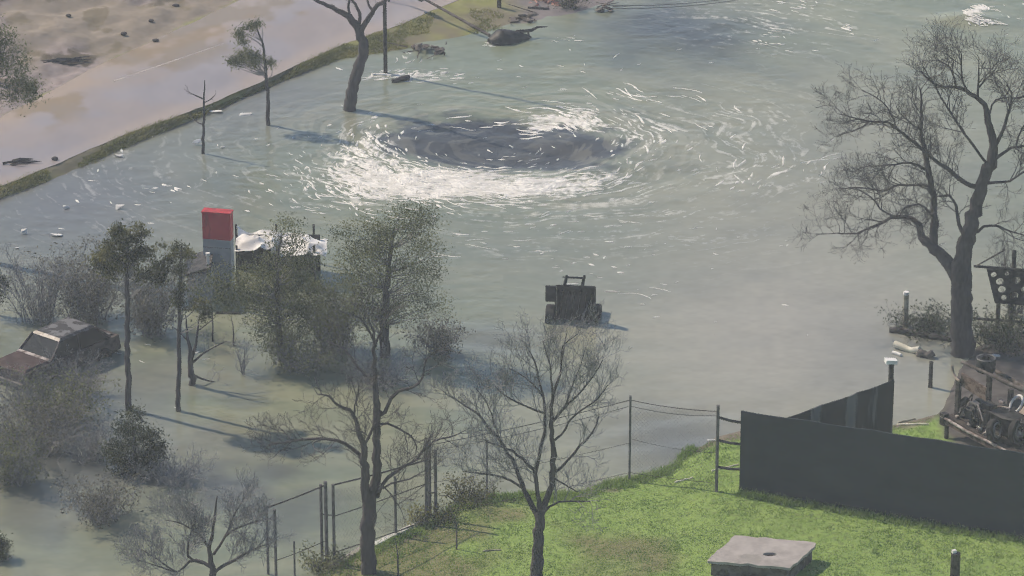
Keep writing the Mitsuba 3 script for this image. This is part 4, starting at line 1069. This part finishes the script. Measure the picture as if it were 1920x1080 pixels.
brush(thing('weed_clump', 'green weed clump on the shore between the front trees', 'plants'), land(878, 944), 1.8, .6, G(49), n=26, twig='m_twig', leaf='m_leaf_pine', per=7, level=0, spacing=.15, length=.35)
brush(thing('weed_clump', 'small green weeds at the foot of the thick fence posts', 'plants'), land(826, 978), 1.2, .45, G(50), n=14, twig='m_twig', leaf='m_leaf_pine', per=7, level=0, spacing=.15, length=.3)
brush(thing('weed_clump', 'yellow green weeds left of the thick fence posts', 'plants'), land(783, 985), .7, .6, G(53), n=10, twig='m_twig', leaf='m_blade_dry', per=7, level=0, spacing=.15, length=.3)
brush(thing('weed_clump', 'weeds at the foot of the left group of fence posts', 'plants'), land(610, 1066), 1.6, .5, G(54), n=20, twig='m_twig', leaf='m_leaf_grey', per=7, level=0, spacing=.15, length=.3)

# ------------------------------------------------------------------ far shore things
po = at(723, 138)
one('utility_pole', MB().tube([po - [0, 0, .6], po + [0, 0, 3.0], po + [.02, 0, 9.5]], [.10, .09, .075], 9), 'm_dark_steel', 'thin dark pole standing in foam right of the curved trunk', 'pole', 40)
fp = thing('fallen_pole', 'dark pole fallen across the verge with a thick dark head', 'pole')
a, b = land(732, 6) + [0, 0, 1.1], at(918, 70, .1)
t = np.linspace(0, 1, 12)[:, None]
P = a * (1 - t) + b * t; P[:, 2] += .25 * (4 * t * (1 - t))[:, 0] * 0 + .1
put(fp + '__shaft', MB().tube(P, np.linspace(.05, .085, 12), 7), 'm_old_wood', True)
c = a * .70 + b * .30 + [0, 0, .1]; d = unit(b - a)
put(fp + '__head', MB().tube([c - d * .55, c - d * .4, c + d * .2, c + d * .35], [.10, .20, .22, .06], 8), 'm_dark_steel', 40)
put(fp + '__support', MB().tube([a, [a[0] - .1, a[1] + .1, 0]], .05, 6), 'm_old_wood', True)
hu = thing('capsized_hull', 'dark rounded hull with a thin bent arm, half sunk near the top centre', 'wreck')
h0 = at(918, 82); h1 = at(996, 70)
ax = unit((h1 - h0) * [1, 1, 0]); ay = np.array([-ax[1], ax[0], 0])
L = np.linalg.norm(h1 - h0); V = []
for i, tt in enumerate(np.linspace(0, 1, 16)):
    w_ = .55 * (1 - max(0, (tt - .3) / .7) ** 2 * .85) * min(1, .55 + tt * 3); hh = (.80 - .62 * tt ** 2) * min(1, .45 + tt * 2.2)
    for j, aa in enumerate(np.linspace(0, math.pi, 10)):
        V.append(h0 + ax * (tt * L) + ay * (w_ * math.cos(aa)) + np.array([0, 0, hh * math.sin(aa) ** .7 - .12]))
Fh = [(i * 10 + j, (i + 1) * 10 + j, (i + 1) * 10 + j + 1) for i in range(15) for j in range(9)] + [(i * 10 + j, (i + 1) * 10 + j + 1, i * 10 + j + 1) for i in range(15) for j in range(9)]
Fh += [(0, j, j + 1) for j in range(1, 9)] + [(150, 150 + j + 1, 150 + j) for j in range(1, 9)]
put(hu + '__hull', (np.array(V), np.array(Fh)), 'm_black', 50)
q = h1 + [0, 0, .35]
put(hu + '__arm', MB().tube([q - ax * .8 + [0, 0, .05], q, q + ax * .35 + [0, 0, .12], at(1026, 50, .55)], [.09, .08, .055, .02], 6), 'm_dark_steel', True)
put(hu + '__strut', MB().tube([q - ax * .15, q - ax * .15 + [0, 0, -.6]], .06, 6), 'm_dark_steel', True)
log('log', 'dark floating log under the thin pole', 'log', (734, 154), (768, 149), .12, 'm_bark', seed=21)
log('log', 'white foam washed board at the foot of the thin pole', 'board', (700, 140), (735, 143), .06, 'm_white', seed=22)
def heap(key, base, w, d, h, rng, mat, n=18):
    mb = MB()
    for i in range(n):
        a = rng.uniform(0, 2 * np.pi); r = rng.uniform(0, 1) ** .6
        p = base + [w * r * math.cos(a), d * r * math.sin(a), h * (1 - r) * .5]
        m = hull(rng.uniform(-1, 1, (9, 3)) * rng.uniform(.10, .34, 3) * [1, 1, .5]); m.apply_translation(p)
        mb.add(m, None)
    for i in range(n // 2):
        p = base + rng.uniform(-1, 1, 3) * [w, d, 0] + [0, 0, h * .4]; q_ = p + rng.normal(0, .5, 3) * [1, 1, .4]
        mb.tube([p, q_], [.035, .015], 5)
    put(key, mb, mat)
heap(thing('debris_mound', 'grey debris mound at the waterline below the fallen pole', 'debris'), at(797, 97), 1.0, .8, .5, G(61), 'm_old_wood')
heap(thing('debris_mound', 'dark scattered debris in shallow water left of the wire at the top', 'debris'), at(985, 36), .8, .8, .3, G(62), 'm_old_wood', 10)
heap(thing('debris_mound', 'pinkish red debris pile cut by the top edge', 'debris'), at(1022, 8), .8, .6, .5, G(63), 'm_salmon', 14)
scene['m_salmon'] = principled(mottled((.30, .13, .11), (.42, .24, .21), 3), .8)
brush(thing('brush', 'dark brush on the mud right of the pinkish debris', 'bush'), at(1068, 14), 1.2, .5, G(55), n=14, twig='m_bark', leaf='m_leaf_dark', per=4)
log('log', 'dark board in front of the pinkish debris', 'board', (990, 15), (1030, 18), .07, 'm_bark', seed=23)
one('stub_post', MB().tube([land(936, 14) - [0, 0, .3], land(936, 14) + [0, 0, .8]], .11, 8), 'm_dark_steel', 'dark stub post at the top edge left of the pinkish debris', 'post', 40)
for i, (y0, y1) in enumerate(((10, 3), (15, 8))):
    a, b = at(1138, y0, .5), at(1420, y1 - 14, .5)
    t = np.linspace(0, 1, 16)[:, None]; P = a * (1 - t) + b * t; P[:, 2] -= .2 * (4 * t * (1 - t))[:, 0]
    one('downed_wire', MB().tube(P, .018, 5), 'm_steel', ('upper' if i == 0 else 'lower') + ' of two downed wires low over the water at the top', 'wire', True)
a, b = at(1138, 10, .5), at(1138, 15, .5)
heap(thing('debris_mound', 'grey snag in the water where the downed wires begin', 'debris'), at(1134, 20), .5, .4, .5, G(64), 'm_old_wood', 8)
for i, (a, b, lab) in enumerate([(129, 31, 'dark clod on the bare dirt above the road, left'), (330, 12, 'dark clod on the bare dirt above the road, right'), (292, 79, 'dark clod on the road edge'), (103, 301, 'dark scrap on the road near its lower edge'), (40, 308, 'dark drift of twigs on the road at the left edge'), (120, 116, 'long dark branch lying on the dirt beside the road'), (232, 65, 'dark clod at the near rim of the dirt field'), (283, 40, 'dark clod in the middle of the dirt field')]):
    p = land(a, b); rng = G(90 + i)
    p[2] = max(p[2], ROAD_Z + .03)
    if 'branch' in lab or 'twigs' in lab:
        mb = MB(); w = 1.0 if 'branch' in lab else .6
        for k in range(14):
            q = p + rng.normal(0, .18, 3) * [w * 2.4, 1.2, .2] + [0, 0, .06]; d = unit(np.array([1, .1 + rng.normal(0, .3), rng.normal(.03, .1)]))
            mb.tube([q - d * w * .6, q + [0, 0, .05], q + d * w * .7], [.05, .04, .01], 5)
        one('fallen_branch', mb, 'm_bark', lab, 'branch')
    else:
        m = trimesh.creation.icosphere(2, .10); m.vertices *= [1.5, 1.1, .8]; m.vertices *= 1 + .6 * (meshkit.fbm(m.vertices * 6 + i, 3, i)[:, None] - .5); m.apply_translation(p + [0, 0, .06])
        one('dirt_clod', m, 'm_bark', lab, 'clod', True)

# ------------------------------------------------------------------ foam: raised flakes, and larger white pieces
def flakes(regions, rng):
    mb = MB(); ico = trimesh.creation.icosphere(1, 1.0)
    for (a, b, rx, ry, n, s0, s1) in regions:
        for i in range(n):
            px, py = a + rng.normal(0, .5) * rx, b + rng.normal(0, .5) * ry
            p = at(px, py)
            dx, dy = p[0] - BO[0], p[1] - BO[1]
            tang = math.atan2(dx, -dy) + rng.normal(0, .35)
            s = rng.uniform(s0, s1) * (1 if rng.random() < .8 else 1.6)
            v = ico.vertices * np.array([s * rng.uniform(1.1, 3.2), s * .5, s * .22]); v = v * (1 + .7 * (meshkit.noise(ico.vertices * 1.7 + rng.uniform(0, 99, 3), 2)[:, None] - .5))
            c, q = math.cos(tang), math.sin(tang)
            v = v @ np.array([[c, q, 0], [-q, c, 0], [0, 0, 1]])
            z = float(water_z(np.array(p[0]), np.array(p[1])))
            mb.add(v + [p[0], p[1], z + .01], ico.faces)
    return mb
def streaks(regions, rng):
    """thin raised ribbons of froth drawn out along the current"""
    mb = MB()
    for (a, b, rx, ry, n, L0, L1, w0, w1) in regions:
        for i in range(n):
            p = at(a + rng.normal(0, .5) * rx, b + rng.normal(0, .5) * ry)[:2]
            L = rng.uniform(L0, L1) * rng.uniform(.5, 1); k = max(int(L / .10), 4); wd = rng.uniform(w0, w1)
            off, pts = rng.normal(0, .22), []
            for q in range(k):
                dx, dy = p[0] - BO[0], (p[1] - BO[1]) * 1.25
                far = min(1, max(0, (math.hypot(dx, dy) - 12) / 8))
                an = math.atan2(dx, -dy) if far < 1 else 0
                an = an * (1 - far) + off + 1.6 * (float(meshkit.noise(np.array([p[0] * .9, p[1] * .9, 3.0]), 4)) - .5)
                pts.append(p.copy()); p = p + np.array([math.cos(an), math.sin(an)]) * .10
            pts = np.array(pts); t = unit(np.gradient(pts, axis=0)); nr = np.stack([-t[:, 1], t[:, 0]], 1)
            u = np.linspace(0, 1, k)
            w = wd * np.sin(np.pi * np.clip(u, .02, .98)) ** .6 * (.35 + 1.3 * meshkit.noise(np.stack([u * L * 5, u * 0 + i, u * 0 + a], 1), 3))
            z = water_z(pts[:, 0], pts[:, 1])
            l, r, m = (np.c_[pts + nr * w[:, None] * s_, z + h_] for s_, h_ in ((1, .003), (-1, .003), (0, .012 + .0 * wd)))
            m[:, 2] += .35 * w
            v = np.stack([l, m, r], 1).reshape(-1, 3)
            e = np.arange(k - 1) * 3
            f = np.vstack([np.stack(x, 1) for x in ((e, e + 1, e + 4), (e, e + 4, e + 3), (e + 1, e + 2, e + 5), (e + 1, e + 5, e + 4))])
            mb.add(v, f[:, ::-1])
    return mb
put('foam', streaks([
    (800, 343, 170, 36, 420, 0.3, 1.6, 0.02, 0.07), (900, 354, 240, 26, 260, 0.4, 2.2, 0.015, 0.05), (690, 312, 80, 70, 200, 0.2, 1, 0.02, 0.05), (640, 345, 140, 50, 140, 0.2, 0.9, 0.012, 0.04), (690, 262, 60, 40, 36, 0.2, 0.8, 0.016, 0.058),
    (1050, 225, 150, 26, 66, 0.4, 1.8, 0.019, 0.072), (1085, 222, 40, 22, 36, 0.2, 0.8, 0.026, 0.087), (1040, 238, 70, 6, 24, 0.5, 1.6, 0.026, 0.072), (1180, 255, 90, 70, 39, 0.3, 1.4, 0.016, 0.058), (1180, 188, 140, 18, 12, 0.5, 2.2, 0.016, 0.051),
    (1280, 205, 200, 50, 9, 0.5, 2.2, 0.016, 0.043), (1370, 235, 60, 90, 6, 0.4, 1.8, 0.013, 0.043), (1440, 305, 190, 40, 12, 0.4, 1.8, 0.016, 0.051), (1400, 345, 70, 16, 14, 0.3, 1.2, 0.016, 0.051), (1480, 310, 120, 10, 7, 0.6, 2, 0.016, 0.043),
    (780, 140, 110, 12, 54, 0.3, 1.3, 0.019, 0.065), (770, 110, 40, 10, 9, 0.3, 0.9, 0.016, 0.058), (960, 292, 120, 24, 15, 0.3, 1, 0.016, 0.051), (880, 262, 150, 40, 6, 0.3, 0.8, 0.013, 0.029), (1090, 340, 130, 24, 48, 0.3, 1.4, 0.016, 0.058),
    (1120, 490, 130, 70, 8, 0.1, 0.4, 0.019, 0.058), (1300, 470, 380, 160, 12, 0.1, 0.5, 0.013, 0.043), (960, 410, 240, 60, 30, 0.2, 1.2, 0.013, 0.043), (200, 370, 260, 160, 14, 0.1, 0.6, 0.019, 0.058), (310, 352, 60, 8, 9, 0.2, 0.6, 0.026, 0.072),
    (560, 320, 160, 120, 20, 0.2, 0.9, 0.016, 0.051), (1000, 140, 320, 90, 21, 0.2, 0.8, 0.013, 0.043), (1200, 120, 500, 120, 18, 0.2, 0.8, 0.013, 0.036), (330, 700, 120, 90, 6, 0.1, 0.4, 0.013, 0.043), (900, 480, 160, 40, 9, 0.8, 2.4, 0.013, 0.036), (1250, 540, 120, 30, 2, 0.8, 2.4, 0.013, 0.043)], G(102)), 'm_foam', True)
put('foam_flakes', flakes([
    (790, 345, 170, 36, 260, .03, .09), (690, 315, 80, 70, 90, .02, .07), (1085, 222, 50, 26, 30, .03, .08), (1190, 255, 80, 60, 20, .02, .06), (780, 140, 110, 12, 30, .03, .07),
    (1816, 36, 7, 12, 40, .04, .10), (1826, 24, 12, 8, 40, .04, .10), (1840, 15, 12, 6, 40, .05, .11), (1826, 43, 12, 4, 40, .05, .11), (1846, 46, 26, 4, 50, .05, .11), (1870, 25, 40, 40, 18, .03, .07),
    (1435, 75, 26, 20, 14, .05, .10), (1510, 10, 50, 14, 12, .06, .11), (1590, 55, 30, 14, 8, .05, .10), (1120, 490, 130, 70, 14, .03, .07), (1300, 470, 380, 160, 20, .02, .05), (200, 370, 260, 160, 12, .03, .08), (940, 290, 160, 24, 10, .03, .07), (1060, 75, 30, 10, 10, .04, .08), (917, 84, 8, 8, 8, .05, .10)], G(101)), 'm_foam', True)
labels['foam_flakes'] = {'kind': 'stuff', 'label': 'broken flakes of white foam around the boil and on the open water'}
labels['foam'] = {'kind': 'stuff', 'label': 'white foam streaks drawn out along the current around the boil'}
def lump(a, b, w, h, lab, seed):
    p = at(a, b); r = G(300 + seed)
    q = r.uniform(-1, 1, (12, 3)) * [w, w * .55, h * .45]
    q[:, 2] += (.45 * q[:, 1] if h >= .2 else 0) + .25 * np.abs(q[:, 0]) * r.uniform(-1, 1)
    m = hull(q); m.apply_translation(p + [0, 0, h * .45])
    one('white_debris', m, 'm_white', lab, 'debris')
for i, (a, b, w, h, lab) in enumerate([
    (369, 272, .22, .28, 'white piece caught at the foot of the small crossed tree'), (460, 215, .34, .10, 'flat white piece afloat left of the slender young tree'), (402, 210, .38, .05, 'thin pale piece along the verge right of the small crossed tree'),
    (222, 294, .26, .10, 'white piece afloat just below the verge on the left'), (226, 392, .22, .26, 'white piece left of and above the tall pine crown'), (125, 391, .20, .20, 'tilted white piece in the open water on the left'),
    (45, 438, .14, .20, 'upright white piece near the left edge'), (106, 443, .28, .12, 'white piece above the grey thicket on the left'), (30, 466, .16, .10, 'small white piece lowest near the left edge'), (418, 277, .12, .05, 'tiny white piece right of the small crossed tree')]):
    lump(a, b, w, h, lab, i)

# ------------------------------------------------------------------ grass
def blades(P, hgt, rng, n, w=.022, sp=.07, lean=.5):
    c = np.repeat(P, n, axis=0); m = len(c)
    c[:, :2] += rng.normal(0, sp, (m, 2))
    h = hgt * rng.uniform(.5, 1.2, (m, 1)) if np.ndim(hgt) == 0 else np.repeat(hgt, n)[:, None] * rng.uniform(.5, 1.2, (m, 1))
    a = rng.uniform(0, 2 * np.pi, m); s = np.stack([np.cos(a), np.sin(a), 0 * a], 1) * w
    tip = c + np.hstack([rng.normal(0, lean, (m, 2)) * h, h])
    v = np.stack([c - s, c + s, tip], 1).reshape(-1, 3)
    return v, np.arange(3 * m).reshape(-1, 3)
rng = G(111)
N = 40000
X = np.stack([rng.uniform(-9, 20, N), rng.uniform(119, 141, N)], 1)
d = npl(X[:, 0], SHORE) - X[:, 1]
keep = (d > .25) & ~((X[:, 0] > 15.8) & (X[:, 1] > 129)) & (rng.random(N) < np.clip(.35 + meshkit.fbm(np.c_[X * .5, X[:, :1] * 0], 3, 4), 0, 1))
X = X[keep]
X = X[~np.array(__import__('shapely').contains_xy(out.buffer(.08), X[:, 0], X[:, 1]))]
Z = height(X[:, 0], X[:, 1])
tallness = .03 + .06 * np.clip(meshkit.fbm(np.c_[X * .8, Z], 3, 7) - .35, 0, 1) * 2
put('grass', blades(np.c_[X, Z], tallness, rng, 5), 'm_blade')
labels['grass'] = {'kind': 'stuff', 'label': 'bright green short grass on the near bank'}
# longer tufts along the fence foot and the shore
tt = rng.uniform(0, 1, 500)
E = W0[None] * (1 - tt[:, None]) + W1[None] * tt[:, None] + np.c_[rng.normal(-.12, .12, 500), rng.normal(-.22, .12, 500), 0 * tt]
E[:, 2] = height(E[:, 0], E[:, 1])
sx = rng.uniform(at(640, 1056)[0], at(1300, 840)[0], 900)
S = np.c_[sx, npl(sx, SHORE) - np.abs(rng.normal(.25, .3, 900)), sx * 0]; S[:, 2] = height(S[:, 0], S[:, 1])
put('tall_grass', blades(np.vstack([E, S]), np.r_[np.full(500, .24), np.full(900, .22)], rng, 8, .02, .09, .45), 'm_blade')
labels['tall_grass'] = {'kind': 'stuff', 'label': 'longer grass tufts along the dark fence foot and the shore'}
vx = rng.uniform(-28, -.5, 9000)
w_ = rng.uniform(0, 1, 9000)
vy = npl(vx, VERGE) * (1 - w_) + npl(vx, ROAD_NEAR) * w_
Vv = np.c_[vx, vy, height(vx, vy)]
put('verge_grass', blades(Vv[meshkit.fbm(np.c_[Vv[:, :2] * .35, Vv[:, 2:]], 3, 9) < .56], .09, rng, 5, .025, .1, .6), 'm_blade_dry')
labels['verge_grass'] = {'kind': 'stuff', 'label': 'yellowish grass on the verge beside the road'}

# ------------------------------------------------------------------ air
if HAZE:
    scene['air'] = {'type': 'homogeneous', 'albedo': {'type': 'rgb', 'value': [.95, .95, .95]}, 'sigma_t': {'type': 'rgb', 'value': list(HAZE)}}
    scene['haze'] = {'type': 'cube', 'to_world': T().translate([0, 0, 30]).scale([900, 900, 34]), 'bsdf': {'type': 'null'}, 'interior': {'type': 'ref', 'id': 'air'}}
    scene['camera']['medium'] = {'type': 'ref', 'id': 'air'}
    labels['haze'] = {'kind': 'stuff', 'label': 'thin pale haze over the whole flooded ground'}

# ------------------------------------------------------------------ groups of alike things
for stem, words in {'bare_tree': 'leafless trees in and around the flood', 'pine_tree': 'thin pines in the flood', 'leafy_tree': 'leafy trees in the flood', 'evergreen_bush': 'dark bushes in the flood', 'brush': 'brush and branch piles',
                    'weed_clump': 'weed clumps along the near shore', 'sapling': 'thin sapling stems', 'white_debris': 'white pieces afloat near the road', 'dirt_clod': 'dark clods by the road', 'fallen_branch': 'dark branches by the road',
                    'concrete_edging': 'edging pieces along the fence foot', 'downed_wire': 'downed wires at the top', 'debris_mound': 'debris heaps at the far shore', 'sheet_fence': 'dark sheet fences', 'tyre': 'tyres on the burnt chassis',
                    'log': 'logs and boards lying about', 'plank': 'loose planks by the big tree and fence', 'pipe': 'pipes at the water edge', 'stick': 'pale sticks on the bank', 'stub_post': 'stub posts'}.items():
    for key, d in labels.items():
        if 'category' in d and (key == stem or (key.startswith(stem + '_') and key[len(stem) + 1:].isdigit())):
            d['group'] = words
